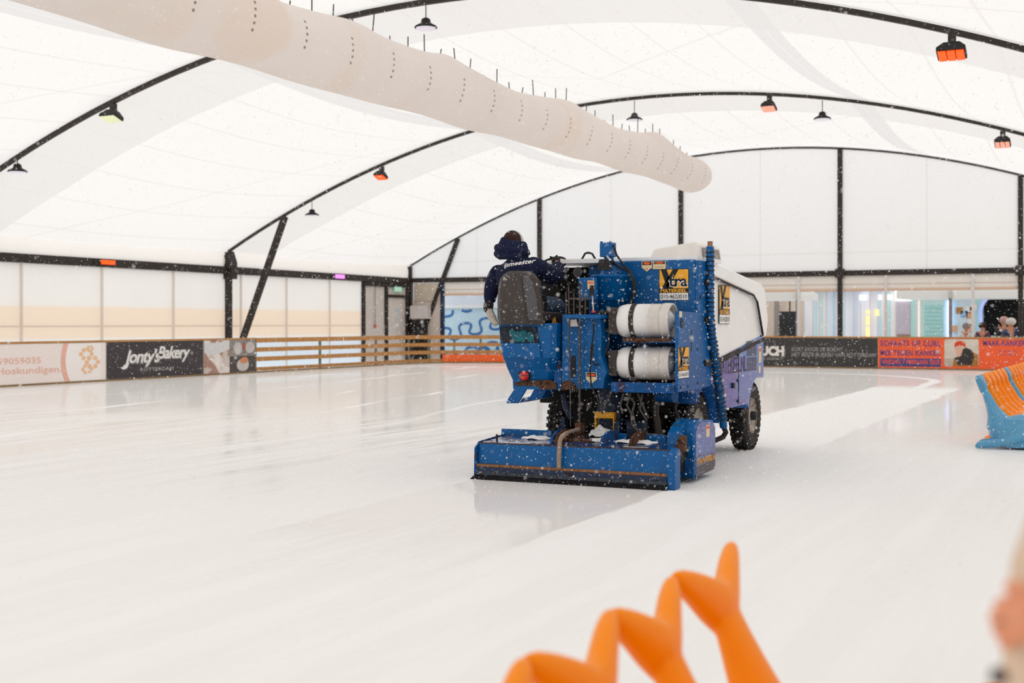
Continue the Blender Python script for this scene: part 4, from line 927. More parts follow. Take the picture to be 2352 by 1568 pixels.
# hose column at the right rear corner
hp = [at(x, y, X=-3.93) for x, y in ((1631, 566), (1631, 640), (1631, 720), (1636, 780), (1645, 850), (1653, 905), (1660, 965), (1662, 980))]
MB().tube(hp, .042, BLUE, 16).build('hose_column', R); MB().tube([hp[0], hp[0]+Vector((0, 0, .055))], .028, mat('brown_pipe', '9A6C4C', .5), 14).build('pipe_end', R)
b = MB()
def along(path, f):
    L = [(path[i+1]-path[i]).length for i in range(len(path)-1)]; t_ = f*sum(L)
    for i, l_ in enumerate(L):
        if t_ <= l_ or i == len(L)-1: return path[i].lerp(path[i+1], min(1, t_/l_)), (path[i+1]-path[i]).normalized()
        t_ -= l_
for k in range(40):
    f = .03+.92*k/39
    c_, d_ = along(hp, f); rr_ = .044 if f < .5 else .052
    a_ = d_.cross(Vector((0, 0, 1) if abs(d_.z) < .8 else (0, 1, 0))).normalized(); e_ = a_.cross(d_)
    if e_.x < 0 and False: pass
    pts2 = [c_+(a_*math.cos(t_)+e_*math.sin(t_))*rr_ for t_ in np.linspace(0, 2*PI, 13)]
    if f < .5: pts2 = [p_ for p_ in pts2 if p_.x > c_.x-.012 or True]
    b.tube(pts2, .007, BLACK if f < .5 else mat('ribbed_hose', '2E3440', .5), 5, False)
b.build('hose_ribs', R)
el = hp[-1]; MB().tube([el, el+Vector((.02, .02, -.06)), el+Vector((.0, -.02, -.11)), el+Vector((-.06, -.08, -.14)), el+Vector((-.18, -.2, -.15))], .03, BLACK, 10).build('hose_elbow', R)
for z_ in (2.0, 1.6, 1.15): MB().box(-4.0, -3.94, 12.85, 13.05, z_-.03, z_+.03, BLACK).build('hose_bracket', R)

# wheels
TYRE = mat('tyre_rubber', '24201E', .7, 0, .3, .3, 30, 'A6A29E', .33)
def wheel(xo, y, sgn, wd=.22, r=.42):
    t = MB(); xi = xo-sgn*wd
    prof = [(.22, 0.01), (.25, -.005), (.34, .0), (.385, .02), (r-.02, .045), (r-.015, wd/2), (r-.02, wd-.045), (.385, wd-.02), (.34, wd), (.22, wd)]
    t.lathe([(a, -sgn*d_) for a, d_ in prof], (xo, y, r), 'x', TYRE, 48, False)
    o = t.build('tyre', R)
    tr = MB()
    for k in range(34):
        a = 2*PI*k/34
        for j, off in enumerate((.02, .085, .15)):
            aa = a+(.09 if j % 2 else 0); c_ = Vector((xo-sgn*(off+.022), y+(r-.012)*math.cos(aa), r+(r-.012)*math.sin(aa)))
            rad = Vector((0, math.cos(aa), math.sin(aa))); tg = Vector((0, -math.sin(aa), math.cos(aa)))
            v = [c_+Vector((sx_*.026, 0, 0))+tg*(st*.022+sx_*.006)+rad*sr*.012 for sr in (-1, 1) for sx_, st in ((-1, -1), (1, -1), (1, 1), (-1, 1))]
            tr.add(v, [(3, 2, 1, 0), (4, 5, 6, 7), (0, 1, 5, 4), (1, 2, 6, 5), (2, 3, 7, 6), (3, 0, 4, 7)], TYRE)
    tr.build('tyre_tread', o)
    rm = MB(); rm.lathe([(.235, -sgn*.01), (.235, -sgn*.03), (.2, -sgn*.06), (.15, -sgn*.075), (.09, -sgn*.07), (.07, -sgn*.03), (.001, -sgn*.025)], (xo, y, r), 'x', mat('pale_rim', 'B9ADA2', .5, 0, .4, .12, 12, '5A4030', .42), 32, False); rb = rm.build('rim', R)
    hb = MB(); hb.lathe([(.06, -sgn*.03), (.055, sgn*.03), (.001, sgn*.035)], (xo, y, r), 'x', BLACK, 16); hb.build('hub', rb)
for xo, yy, sg in ((-4.13, 15.45, 1), (-5.93, 15.45, -1), (-4.17, 13.35, 1), (-5.84, 13.35, -1)): wheel(xo, yy, sg)
wheel(-4.45, 13.35, 1, .2)
MB().box(-5.9, -4.2, 13.25, 13.45, .32, .52, DARK).build('rear_axle', R); MB().box(-5.9, -4.2, 15.38, 15.52, .34, .48, DARK).build('front_axle', R)
MB().box(-5.4, -4.6, 12.7, 15.8, .45, .75, DARK).build('chassis', R)
b = MB(); b.box(-5.75, -4.2, 12.6, 12.7, .7, .95, DARK); b.tube([(-4.1, 12.3, .83), (-4.3, 12.35, .83)], .07, BLUE_RUST, 14); b.build('rear_beam', R)
# vertical auger tube with yellow guard
p = at(1396, 920, Y=12.5); b = MB(); b.lathe([(.13, .35), (.13, .98)], (p.x, 12.55, 0), 'z', DBLUE, 28); b.build('auger_tube', R)
b = MB(); q0, q1 = at(1367, 945, Y=12.36), at(1412, 961, Y=12.36); q2 = at(1412, 996, Y=12.36)
b.box(q0.x, q1.x, 12.34, 12.4, q1.z, q0.z, YEL); b.box(q0.x, q0.x+.015, 12.34, 12.4, q2.z, q1.z, YEL); b.box(q1.x-.015, q1.x, 12.34, 12.4, q2.z, q1.z, YEL); b.build('yellow_guard', R, bevel=.003)
b = MB(); rs = random.Random(4)
c_ = at(1381, 1000, Y=12.2); mound(b, c_, .13, .1, .085, SNOW, 30, .6, 4); b.box(c_.x-.12, c_.x+.12, 12.11, 12.29, c_.z-.03, c_.z+.004, DARK)
tag(b.build('snow_pile'), 'small pile of white ice shavings below the yellow guard', 'snow', kind='stuff')
# dark links and hoses under the frame
for k, pts_ in enumerate(([(1440, 903), (1458, 925), (1450, 955), (1452, 975), (1470, 998), (1500, 1001), (1530, 1003)], [(1448, 903), (1440, 930), (1455, 960), (1462, 985), (1490, 997), (1528, 1000)], [(1432, 903), (1425, 930), (1430, 950)], [(1465, 903), (1480, 940), (1490, 960)], [(1375, 897), (1382, 925), (1382, 945)], [(1405, 897), (1395, 920), (1385, 940)], [(1475, 905), (1470, 940), (1486, 965)], [(1380, 935), (1385, 950)])):
    MB().tube([at(x, y, Y=12.2) for x, y in pts_], .013, mat('grey_hose', '4A4442', .5), 8).build('hydraulic_hose', R)
b = MB(); b.tube([at(1508, 903, Y=12.4), at(1506, 950, Y=12.4), at(1514, 1000, Y=12.4)], .035, mat('brown_link', '3A302B', .6), 10); b.build('lift_link', R); b = MB()
b.tube([at(1296, 905, Y=12.5), at(1300, 930, Y=12.5), at(1312, 960, Y=12.5)], .04, DBLUE, 10); b.build('lift_link', R)
b = MB(); b.box(at(1293, 960, Y=12.35).x, at(1301, 960, Y=12.35).x, 12.3, 12.4, .42, at(1300, 958, Y=12.35).z, DBLUE); b.build('lift_arm', R); b = MB(); q = at(1418, 965, Y=12.3); b.box(q.x, q.x+.06, 12.2, 12.5, .42, q.z, DBLUE); b.box(q.x+.1, q.x+.26, 12.3, 12.5, .4, q.z-.01, DBLUE); b.build('lift_arm', R)
MB().tube([at(1533, 905, Y=12.6), at(1545, 925, Y=12.75), at(1552, 950, Y=12.85), at(1566, 985, Y=12.8)], .028, BLACK, 10).build('mud_flap', R)

# conditioner (sled) at the rear
XL0, XR0 = -5.88, -3.86
b = MB()
b.slab([(XL0, 11.37, .15), (XR0, 11.37, .135), (XR0, 11.40, .365), (XL0, 11.40, .355)], (0, .02, 0), BLUE)
b.build('rear_blade_cover', R, bevel=.004); MB().slab([(XL0, 11.398, .352), (XR0, 11.398, .362), (XR0, 11.402, .372), (XL0, 11.402, .362)], (0, .022, 0), RUST).build('rusty_edge', R)
b = MB(); b.slab([(XL0+.02, 11.41, .36), (XR0, 11.41, .368), (XR0, 11.98, .40), (XL0+.05, 11.98, .395)], (0, 0, -.01), mat('wet_blue_top', '0A4580', .15, 0, .6, .2, 5, '3B2A20', .45)); b.build('top_deck', R)
b = MB(); b.box(XL0, XR0, 11.45, 12.6, .12, .34, DARK); b.build('sled_box', R)
for x0_, x1_ in ((1153, 1268), (1402, 1440), (1455, 1531)):
    p = at(x0_, 1000, Y=12.0); q = at(x1_, 1000, Y=12.0); MB().box(p.x, q.x, 11.98, 12.01, .38, .455, BLUE).build('front_flange', R, bevel=.008)
b = MB(); b.box(XL0, XR0, 11.335, 11.365, .125, .15, mat('rust_ledge', '8A5A34', .7, dirt='3A2416', dirtamt=.4, scale=20)); b.build('ledge', R)
b = MB(); b.box(XL0, XR0, 11.325, 11.37, .075, .125, DBLUE); b.build('squeegee_rail', R)
b = MB(); b.box(XL0-.0, XR0, 11.315, 11.34, .045, .08, mat('rail_grey', '20303F', .5))
for k in range(15): b.ell((XL0+.07+k*.139, 11.313, .062), (.014, .008, .012), RUST, 8, 5)
b.build('bolt_rail', R)
b = MB(); b.slab([(XL0-.04, 11.27, .002), (XR0+.02, 11.27, .002), (XR0, 11.335, .06), (XL0, 11.335, .06)], (0, .012, 0), mat('squeegee_rubber', '0E0A0F', .6, 0, .15)); b.build('squeegee', R)
b = MB(); b.prism([(11.32, .03), (12.0, .03), (12.6, .12), (12.6, .36), (11.98, .4), (11.42, .37), (11.33, .31)], 'x', XL0-.02, XL0, BLUE_RUST); b.build('end_plate', R)
b = MB(); b.tube([(XL0+.1, 11.6, .36), (XL0+.1, 11.6, .43)], .012, STEEL, 8); b.build('pin', R)
b = MB(); b.prism([(11.33, .0), (11.5, .0), (11.5, .36), (11.44, .39), (11.36, .35), (11.33, .28)], 'x', XR0, XR0+.08, BLUE); b.build('end_plate', R, bevel=.01)
xo_ = -3.79
b = MB(); b.prism([(11.96, .04), (12.62, .06), (12.67, .1), (12.67, .50), (12.6, .575), (12.2, .61), (12.05, .60), (11.96, .52)], 'x', xo_-.14, xo_, BLUE); b.build('side_guard', R, bevel=.015)
WORN = mat('worn_lavender', '5A6CA6', .35, 0, .5, .12, 6)
t2 = NT('scraped_paint'); Xn, Yn, Zn, Pn = t2.pos()
sc1 = t2.noise(Pn, 6, 5, .6, (1, 1.2, 9)); f_ = t2.step(t2.math('ADD', sc1, t2.math('MULTIPLY', t2.step(Zn, .34, .12), .22)), .60, .66)
t2.l(t2.mix(f_, t2.mix(t2.noise(Pn, 5), lin('5468A6'), lin('6C7CB4')), lin('33221C')), t2.b.inputs['Base Color']); t2.b.inputs['Roughness'].default_value = .35
b = MB(); b.prism([(11.99, .05), (12.6, .07), (12.65, .11), (12.65, .49), (12.58, .55), (12.22, .585), (12.08, .57), (11.99, .49)], 'x', xo_, xo_+.006, t2.m); b.build('side_skin', R)
b = MB(); b.text('XTRA-MATERIEEL.NL', (xo_+.008, 0, 0), XR, UZ, 12.0, 12.64, .17, .225, YEL, 0, .02); b.build('lettering', R)
b = MB(); b.box(xo_+.006, xo_+.009, 12.33, 12.44, .42, .54, CREAM); b.box(xo_+.007, xo_+.011, 12.34, 12.43, .50, .53, ORG); b.build('warning_label', R)
b = MB(); b.prism([(11.88, .08), (11.98, .08), (11.98, .24), (11.9, .25), (11.88, .2)], 'x', xo_-.12, xo_+.02, BLUE_RUST); b.build('guide_bracket', R, bevel=.006)
q0, q1 = at(1531, 1036, Y=11.75), at(1557, 1000, Y=11.75)
b = MB(); b.prism([(11.75, .33), (11.78, .50), (11.9, .56), (12.1, .62), (12.1, .33)], 'x', q0.x, q1.x, BLUE)
for k in range(4): b.ell((q0.x+.035+.05*(k % 2), 11.9+.09*(k//2), .565+.045*(k//2)), (.012, .012, .008), RUST, 8, 5)
b.build('hinge_bracket', R, bevel=.015)
b = MB(); b.prism([(11.62, .33), (11.66, .45), (11.74, .49), (11.74, .33)], 'x', q1.x+.02, q1.x+.1, RUST); b.build('rusty_block', R, bevel=.01)
for xa_, xb2 in ((1282, 1292), (1395, 1460)):
    p = at(xa_, 1020, Y=11.7); q = at(xb2, 1020, Y=11.7)
    pts_ = [(11.5, .36)]+[(11.8+.28*math.cos(a), .37+.13*math.sin(a)) for a in np.linspace(PI, 0, 9)]+[(12.1, .36)]
    for xx_ in (p.x, q.x): MB().prism(pts_, 'x', xx_-.012, xx_+.012, BLUE_RUST if xx_ == p.x else RUST).build('arched_rib', R)
hs = [at(x, y, Y=Y_) for x, y, Y_ in ((1284, 1075, 11.33), (1284, 1040, 11.33), (1286, 1012, 11.34), (1291, 1001, 11.37), (1302, 994, 11.5), (1312, 990, 11.6), (1330, 985, 11.75))]
MB().tube(hs[:5], .023, PIPE, 12).build('water_pipe', R); MB().tube(hs[4:], .019, mat('pipe_grey', '8A7C70', .5), 10).build('pipe_joint', R)
p = at(1331, 985, Y=11.78); b = MB(); b.box(p.x-.035, p.x+.03, 11.74, 11.84, p.z-.05, p.z+.06, RUST); b.tube([p, p-Vector((0, 0, .2))], .03, RUST, 10); b.build('valve', R); 
MB().tube([(p.x-.12, 11.7, .39), (p.x+.16, 11.7, .39)], .025, RUST, 10).build('manifold', R)
for k, (x_, y_, w_) in enumerate(((1232, 1004, .16), (1450, 1024, .2), (1478, 1022, .14), (1372, 1012, .1))):
    b = MB(); c_ = at(x_, y_, Y=11.8); mound(b, (c_.x, 11.8, .387), w_, .1, .022, SNOW, 26, 1.0, k)
    tag(b.build('snow_patch'), ('patch of snow on the left deck of the conditioner', 'long patch of snow on the right deck of the conditioner', 'snow heaped beside the label on the right deck', 'small snow patch behind the brass valve')[k], 'snow', 'snow lying on the conditioner', 'stuff')
p = at(1470, 1030, Y=11.55); MB().box(p.x-.16, p.x+.1, 11.5, 11.6, .368, .374, CREAM).build('deck_label', R)

# ---------------------------------------------------------------- driver
D = thing('person', 'driver in a navy hooded jacket and jeans, seen from behind on the machine seat', 'person', at(1190, 740, Y=12.05))
def A(x, y, Y): return at(x, y, Y=Y)
J = {'pel': (A(1202, 708, 12.1), .15), 'spi': (A(1198, 672, 12.05), .14), 'che': (A(1190, 635, 12.03), .15), 'nek': (A(1178, 596, 12.12), .06), 'chn': (A(1178, 582, 12.16), .065),
     'hea': (A(1178, 563, 12.17), .088), 'top': (A(1178, 545, 12.17), .08),
     'ls': (A(1146, 625, 12.08), .05), 'le': (A(1127, 668, 12.15), .045), 'lw': (A(1123, 702, 12.05), .028), 'lh': (A(1130, 725, 12.0), .022),
     'rs': (A(1225, 610, 12.12), .05), 're': (A(1279, 640, 12.42), .045), 'rw': (A(1280, 606, 12.66), .028), 'rh': (A(1277, 598, 12.73), .022),
     'lk': (A(1200, 702, 12.55), .05), 'lf': (A(1202, 748, 12.72), .035), 'rt': (A(1228, 704, 12.2), .07), 'rk': (A(1284, 698, 12.5), .05), 'rf': (A(1288, 742, 12.66), .035)}
skin('body', J, [('pel', 'spi'), ('spi', 'che'), ('che', 'nek'), ('nek', 'chn'), ('chn', 'hea'), ('hea', 'top'), ('che', 'ls'), ('ls', 'le'), ('le', 'lw'), ('lw', 'lh'), ('che', 'rs'), ('rs', 're'), ('re', 'rw'), ('rw', 'rh'), ('pel', 'lk'), ('lk', 'lf'), ('pel', 'rt'), ('rt', 'rk'), ('rk', 'rf')], SKIN, D)
K = {'pel': (A(1204, 712, 12.08), .20), 'spi': (A(1196, 672, 12.04), .195), 'che': (A(1184, 628, 12.03), .225), 'nek': (A(1176, 598, 12.08), .16),
     'ls': (A(1144, 619, 12.06), .115), 'le': (A(1128, 665, 12.12), .085), 'lw': (A(1124, 698, 12.07), .062),
     'rs': (A(1226, 606, 12.1), .115), 're': (A(1272, 640, 12.4), .11), 'rm': (A(1281, 620, 12.55), .09), 'rw': (A(1280, 606, 12.66), .068)}
skin('jacket', K, [('pel', 'spi'), ('spi', 'che'), ('che', 'nek'), ('che', 'ls'), ('ls', 'le'), ('le', 'lw'), ('che', 'rs'), ('rs', 're'), ('re', 'rm'), ('rm', 'rw')], NAVY, D)
# hood lying on the shoulders and round the neck
hc = A(1176, 570, 12.08); b = MB(); rings = []
for i in range(9):
    f = i/8; z = hc.z-.11+.20*f; rr_ = (.13, .175, .19, .185, .172, .16, .15, .14, .125)[i]
    rings.append([(hc.x-.0+rr_*math.cos(q)+.01*math.sin(5*q), hc.y+.03*f+rr_*.85*math.sin(q), z+.012*math.sin(3*q+i)-.03*math.cos(q)*f) for q in (2*PI*k/20 for k in range(20))])
b.loft(rings, NAVYH); b.build('hood', D)
MB().tube([Vector((hc.x+.155*math.cos(q), hc.y+.14*math.sin(q), hc.z-.02-.03*math.cos(q))) for q in np.linspace(0, 2*PI, 25)], .042, NAVYH, 10).build('hood_fold', D)
MB().tube([Vector((hc.x-.01+.15*math.cos(q), hc.y+.14*math.sin(q), hc.z-.075-.02*math.cos(q))) for q in np.linspace(0, 2*PI, 25)], .04, NAVYH, 10).build('hood_fold', D)
hh = A(1177, 560, 12.16)
b = MB(); b.ell(hh+Vector((0, -.01, .01)), (.102, .115, .135), HAIR, 20, 12); b.build('hair', D)
b = MB()
for s in (-1, 1): b.ell(hh+Vector((s*.1, .02, -.035)), (.014, .022, .034), SKIN, 10, 6)
b.ell(hh+Vector((0, .125, -.04)), (.014, .02, .024), SKIN, 8, 6); b.build('ears_and_nose', D)
b = MB(); b.tube([hh+Vector((.118*math.sin(a), .02, .138*math.cos(a))) for a in np.linspace(-1.6, 1.6, 17)], .010, mat('headset_silver', 'C8C4C0', .3, .5), 8); b.build('headset_band', D)
for s in (-1, 1): MB().lathe([(.04, 0), (.046, .01), (.046, .035), (.03, .045)], hh+Vector((s*.102, .02, -.03)), (s, 0, 0), mat('headset_cup', '8E8A88', .4), 16).build('ear_cup', D)
# writing across the back
from mathutils.bvhtree import BVHTree
jk = [c_ for c_ in D.children if c_.name.startswith('jacket')][0]; jo = WLOC[jk.name]
tree = BVHTree.FromPolygons([v_.co+jo for v_ in jk.data.vertices], [tuple(p_.vertices) for p_ in jk.data.polygons])
bw = MB(); vs, fs = text_mesh('ijsmeester', .02, .1, 1.05)
p0_, p1_ = A(1148, 617, 11.83), A(1211, 605, 11.83); out_ = []
for u_, v_ in vs:
    x_ = p0_.x+(p1_.x-p0_.x)*u_; z_ = p0_.z+(p1_.z-p0_.z)*u_+.062*v_
    hit = tree.ray_cast(Vector((x_, 11.0, z_)), Vector((0, 1, 0)))[0]
    out_.append((x_, (hit.y if hit else 11.9)-.006, z_))
bw.add(out_, fs, WINK); bw.build('back_lettering', D)
GJ = {'a': (A(1123, 712, 12.02), .056), 'b': (A(1126, 722, 11.99), .056), 'c': (A(1131, 734, 11.96), .058)}; GB = [('a', 'b'), ('b', 'c')]
for k, (dx, dy) in enumerate(((14, 10), (12, 13), (9, 15), (5, 16), (12, 2))):
    GJ['f%d' % k] = (A(1132+dx*.55, 736+dy*.5, 11.90+.03*k), .019); GJ['g%d' % k] = (A(1132+dx, 736+dy*.8, 11.90+.032*k), .017); GB += [('c', 'f%d' % k), ('f%d' % k, 'g%d' % k)]
skin('glove', GJ, GB, GLOVE, D, 1)
skin('cuff', {'a': (A(1123, 690, 12.09), .075), 'b': (A(1121, 708, 12.05), .058), 'c': (A(1123, 718, 12.02), .05)}, [('a', 'b'), ('b', 'c')], BOOT, D, 1)
GJ = {'a': (A(1280, 604, 12.67), .078), 'c': (A(1274, 597, 12.73), .066)}; GB = [('a', 'c')]
for k, (dx, dy) in enumerate(((-12, -2), (-10, 1), (-8, 4), (-5, 7), (3, -5))):
    GJ['f%d' % k] = (A(1276+dx*.6, 592+dy*.6, 12.76), .013); GJ['g%d' % k] = (A(1276+dx*1.15, 592+dy*1.2, 12.74), .011); GB += [('c', 'f%d' % k), ('f%d' % k, 'g%d' % k)]
skin('glove', GJ, GB, BOOT, D, 1)
skin('jeans', {'pel': (A(1208, 712, 12.12), .17), 'lt': (A(1198, 704, 12.3), .11), 'lk': (A(1200, 700, 12.6), .095), 'lf': (A(1202, 745, 12.75), .07), 'rt': (A(1235, 702, 12.28), .11), 'rk': (A(1284, 697, 12.52), .09), 'rf': (A(1288, 740, 12.66), .07)}, [('pel', 'lt'), ('lt', 'lk'), ('lk', 'lf'), ('pel', 'rt'), ('rt', 'rk'), ('rk', 'rf')], JEANS, D)
for n_, x_ in (('boot', 1202), ('boot', 1290)):
    skin('boot', {'a': (A(x_, 742, 12.7), .065), 'b': (A(x_, 760, 12.72), .055), 'c': (A(x_+4, 762, 12.86), .05)}, [('a', 'b'), ('b', 'c')], BOOT, D, 1)

# ---------------------------------------------------------------- whale skating aids
def whale_mesh(name, m):
    b = MB()
    # tail stem (sections by height)
    st = [(.74, .065, .03, .07), (.70, .085, .04, .085), (.64, .11, .048, .09), (.57, .14, .06, .10), (.48, .18, .075, .125), (.40, .23, .11, .16), (.33, .27, .15, .19), (.25, .31, .2, .22), (.1, .36, .2, .2)]
    b.loft([[(xc+xh*math.cos(q), yh*math.sin(q), z) for q in (2*PI*k/20 for k in range(20))] for z, xc, xh, yh in st][::-1], m)
    rings = []
    for y, zc, hz, hx in ((-.295, .850, .010, .010), (-.283, .844, .026, .022), (-.24, .826, .042, .031), (-.18, .797, .057, .037), (-.11, .758, .074, .042), (-.05, .727, .083, .046), (0, .717, .082, .048),
                          (.05, .727, .083, .046), (.11, .758, .074, .042), (.18, .797, .057, .037), (.24, .826, .042, .031), (.283, .844, .026, .022), (.295, .850, .010, .010)):
        rings.append([(.05+(.78-zc)*.4+hx*math.cos(q), y, zc+hz*math.sin(q)) for q in (2*PI*k/14 for k in range(14))])
    b.loft(rings, m)
    b.ell((.62, 0, .215), (.44, .235, .205), m, 24, 14); b.box(.33, .95, -.2, .2, .02, .36, m)
    b.ell((.86, 0, .34), (.2, .2, .24), m, 20, 12); b.ell((.95, 0, .2), (.19, .19, .18), m, 18, 10)
    for s in (-1, 1):
        rg = []
        for x_, z_, hz, hy in ((.0, .03, .02, .03), (.03, .045, .04, .05), (.15, .06, .05, .055), (.3, .085, .055, .055), (.42, .12, .06, .055), (.52, .155, .055, .045), (.58, .15, .03, .03)):
            rg.append([(x_, s*.205+hy*math.cos(q), z_+hz*math.sin(q)) for q in (2*PI*k/12 for k in range(12))])
        b.loft(rg, m)
    o = b.build(name, None, keep=True)
    rm = o.modifiers.new('r', 'REMESH'); rm.mode = 'VOXEL'; rm.voxel_size = .009; rm.use_smooth_shade = True
    sm_ = o.modifiers.new('s', 'SMOOTH'); sm_.factor = .5; sm_.iterations = 6
    dg = bpy.context.evaluated_depsgraph_get(); me = bpy.data.meshes.new_from_object(o.evaluated_get(dg)); bpy.data.objects.remove(o)
    me.materials.clear(); me.materials.append(m)
    for p_ in me.polygons: p_.use_smooth = True; p_.material_index = 0
    return me
ME_O, ME_B = whale_mesh('orange_whale', ORANGE), whale_mesh('blue_whale', AQUA)
eye = MB(); 
for s in (-1, 1): eye.ell((.99, s*.165, .40), (.025, .012, .025), INK, 10, 6)
for s in (-1, 1): pass
EYE_O = None
def whale(me, loc, label, sc=(1, 1, 1), rz=0.0, tilt=0.0, group='whale skating aids'):
    o = bpy.data.objects.new('skating_aid', me); C.objects.link(o); o.location = loc; o.scale = sc; o.rotation_euler = (tilt, 0, rz)
    tag(o, label, 'skating aid', group)
    global EYE_O
    if EYE_O is None:
        EYE_O = eye.build('eyes', None, keep=True); EYE_O.parent = o
    else:
        e = EYE_O.copy(); C.objects.link(e); e.parent = o
    return o
G1 = 'orange whale skating aids in the foreground'
X0 = -1.16
whale(ME_O, (X0, 3.70, 0), 'orange whale tail in the foreground, the farthest right and highest in view', (1, .99, 1), group=G1)
whale(ME_O, (X0, 3.15, 0), 'orange whale tail in the foreground, second from the right', (1, .82, .995), group=G1)
whale(ME_O, (X0, 2.67, 0), 'orange whale tail in the foreground, second from the left, cut by the bottom edge', (1, .84, 1), group=G1)
whale(ME_O, (X0, 2.17, 0), 'orange whale tail in the foreground, leftmost with only one fluke tip in view', (1, .84, 1), group=G1)
G2 = 'whale skating aids parked in a row at the right edge'
seq = 'BOOOOOBOOOOOOOO'; ords = ['nearest', 'second', 'third', 'fourth', 'fifth', 'sixth', 'seventh', 'eighth', 'ninth', 'tenth', 'eleventh', 'twelfth', 'thirteenth', 'fourteenth', 'farthest']
for k, c_ in enumerate(seq):
    col = 'blue' if c_ == 'B' else 'orange'
    xo2 = .012*k
    whale(ME_B if c_ == 'B' else ME_O, (-1.66+xo2, 16.95+.5*k, 0), '%s whale skating aid, %s from the camera in the row at the right edge' % (col, ords[k]) if k else 'blue whale skating aid nearest the camera in the row at the right edge', (1.06, .82, 1.06), group=G2)

# ---------------------------------------------------------------- bystander at the right edge, mostly outside the view
COAT = mat('beige_coat', 'E2C9B0', .9, 0, .2, .06, 6)
px_, py_ = .042, 1.66
T = thing('person', 'person in a beige coat at the right edge, only coat edge and hand in view', 'person', (px_, py_, 0))
J = {'pel': ((px_, py_, .9), .12), 'che': ((px_, py_, 1.25), (.11, .13)), 'nek': ((px_, py_, 1.42), .055), 'chn': ((px_-.02, py_, 1.48), .065), 'hea': ((px_-.01, py_, 1.56), .085), 'top': ((px_, py_, 1.64), .07)}
B = [('pel', 'che'), ('che', 'nek'), ('nek', 'chn'), ('chn', 'hea'), ('hea', 'top')]
hnd = at(2374, 1412, Y=1.55)
for s, n in ((-1, 'l'), (1, 'r')):
    J[n+'s'] = ((px_+.02, py_+s*.16, 1.34), .05); J[n+'e'] = ((px_+.04, py_+s*.17, 1.1), .04)
    J[n+'k'] = ((px_, py_+s*.08, .48), .06); J[n+'f'] = ((px_, py_+s*.08, .09), .04); J[n+'t'] = ((px_-.13, py_+s*.08, .045), .035)
    B += [('che', n+'s'), (n+'s', n+'e'), ('pel', n+'k'), (n+'k', n+'f'), (n+'f', n+'t')]
J['rw'] = (hnd+Vector((.1, .03, -.02)), .026); J['rp'] = (hnd, (.034, .022)); J['lw'] = ((px_-.04, py_-.17, .92), .028); J['lp'] = ((px_-.05, py_-.17, .83), .03)
B += [('re', 'rw'), ('rw', 'rp'), ('le', 'lw'), ('lw', 'lp')]
for k, (dz, dx) in enumerate(((.016, -.040), (.002, -.046), (-.012, -.042), (-.025, -.034))):
    J['p%d' % k] = (hnd+Vector((dx*.6, -.01, dz)), .009); J['q%d' % k] = (hnd+Vector((dx*.95, .005, dz-.010)), .008); J['t%d' % k] = (hnd+Vector((dx*.8, .025, dz-.02)), .007)
    B += [('rp', 'p%d' % k), ('p%d' % k, 'q%d' % k), ('q%d' % k, 't%d' % k)]
J['th1'] = (hnd+Vector((-.005, -.015, .028)), .011); J['th2'] = (hnd+Vector((-.03, -.02, .036)), .009); B += [('rp', 'th1'), ('th1', 'th2')]
skin('body', J, B, mat('warm_skin', 'EFA27C', .5, vary=.04, sss=.2), T)
b = MB(); rings = []
for z, rx_, ry_ in ((.46, .225, .235), (.6, .215, .225), (.8, .20, .215), (1.0, .19, .205), (1.15, .178, .20), (1.28, .168, .20), (1.36, .14, .18), (1.41, .09, .11), (1.45, .075, .08)):
    rings.append([(px_+rx_*math.cos(q)*(1+.03*math.sin(4*q+z*3)), py_+ry_*math.sin(q), z) for q in (2*PI*k/32 for k in range(32))])
b.loft(rings, COAT); b.build('coat', T)
for sg, n in ((1, 'r'), (-1, 'l')):
    tip = hnd+Vector((.10, .03, -.02)) if sg > 0 else Vector((px_-.04, py_-.18, .93))
    MB().tube([(px_+.02, py_+sg*.15, 1.34), (px_+.04, py_+sg*.18, 1.22), (px_+.04, py_+sg*.18, 1.12), tip], [.06, .062, .056, .042], COAT, 14).build('sleeve', T)
skin('trousers', {'p': ((px_, py_, .8), .12), 'lk': ((px_, py_-.08, .45), .075), 'lf': ((px_, py_-.08, .12), .06), 'rk': ((px_, py_+.08, .45), .075), 'rf': ((px_, py_+.08, .12), .06)}, [('p', 'lk'), ('lk', 'lf'), ('p', 'rk'), ('rk', 'rf')], mat('dark_trousers', '22242E', .8), T, 1)
MB().ell((px_+.01, py_, 1.6), (.11, .10, .13), HAIR, 16, 10).build('hair', T)
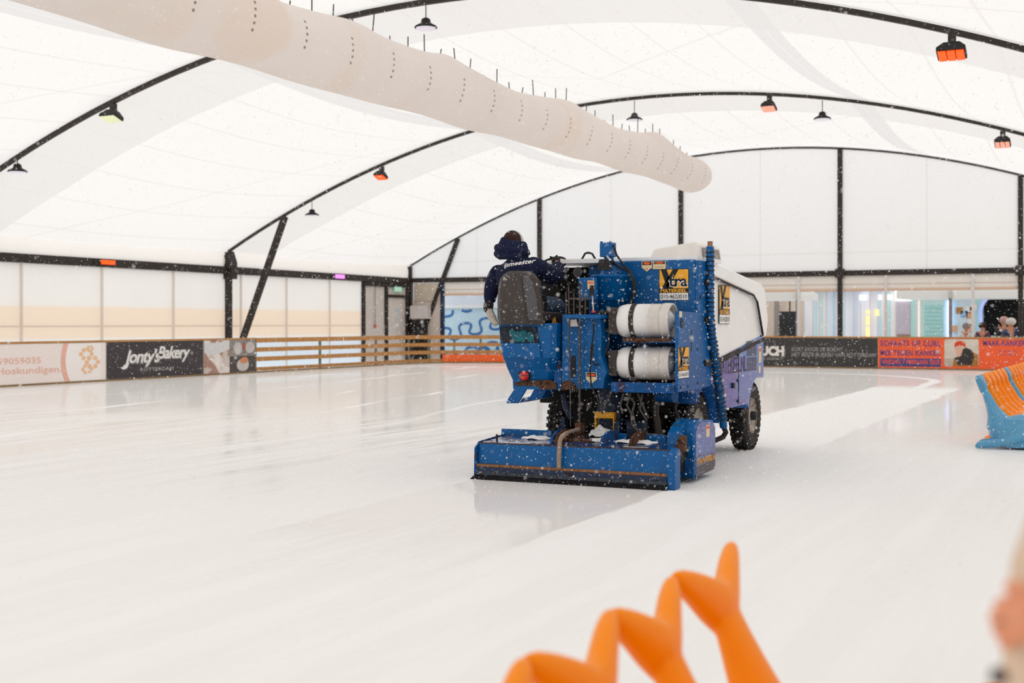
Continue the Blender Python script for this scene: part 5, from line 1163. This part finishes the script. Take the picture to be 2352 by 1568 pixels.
p = at(2290, 1546, Y=1.4); t = thing('walking_pole', 'wooden pole with a dark cap at the bottom right corner beside the beige coat', 'pole', (p.x, p.y, 0))
MB().tube([(p.x+.03, p.y-.02, 0), (p.x+.002, p.y, p.z-.02)], .008, mat('cane_wood', 'C8A070', .5), 12).build('shaft', t); MB().lathe([(.009, -.008), (.010, -.002), (.008, .004), (.001, .006)], (p.x+.002, p.y, p.z), 'z', mat('cap_brown', '3A241A', .5), 14).build('cap', t)

# ---------------------------------------------------------------- falling snow
N = 85000
o8 = np.array([(1, 0, 0), (-1, 0, 0), (0, 1, 0), (0, -1, 0), (0, 0, 1), (0, 0, -1)], float)
f8 = np.array([(0, 2, 4), (2, 1, 4), (1, 3, 4), (3, 0, 4), (2, 0, 5), (1, 2, 5), (3, 1, 5), (0, 3, 5)])
c = np.stack([rng.uniform(-10, 1.0, N), rng.uniform(3.4, 15, N), rng.uniform(.02, 4.3, N)], 1)
dd = -sn*c[:, 0]+cs*c[:, 1]; c = c[(dd > 4.2)]
inside = (c[:, 0] > -6.0) & (c[:, 0] < -3.75) & (c[:, 1] > 11.2) & (c[:, 2] < 2.3); c = c[~inside]; N = len(c)
r = np.clip(rng.lognormal(-6.22, .5, N), .0008, .0062)
v = (c[:, None, :]+o8[None]*r[:, None, None]).reshape(-1, 3); f = (f8[None]+6*np.arange(N)[:, None, None]).reshape(-1, 3)
me = bpy.data.meshes.new('falling_snow'); me.vertices.add(len(v)); me.vertices.foreach_set('co', v.ravel()); me.loops.add(f.size); me.loops.foreach_set('vertex_index', f.ravel().astype(np.int32))
me.polygons.add(len(f)); me.polygons.foreach_set('loop_start', np.arange(0, f.size, 3, dtype=np.int32)); me.polygons.foreach_set('loop_total', np.full(len(f), 3, dtype=np.int32)); me.update(); me.validate()
me.materials.append(mat('snowflake', 'FFFFFF', 1.0, 0, 0.0, vary=0)); o = bpy.data.objects.new('falling_snow', me); C.objects.link(o)
tag(o, 'fine white snowflakes drifting in the air around the machine', 'snow', kind='stuff')
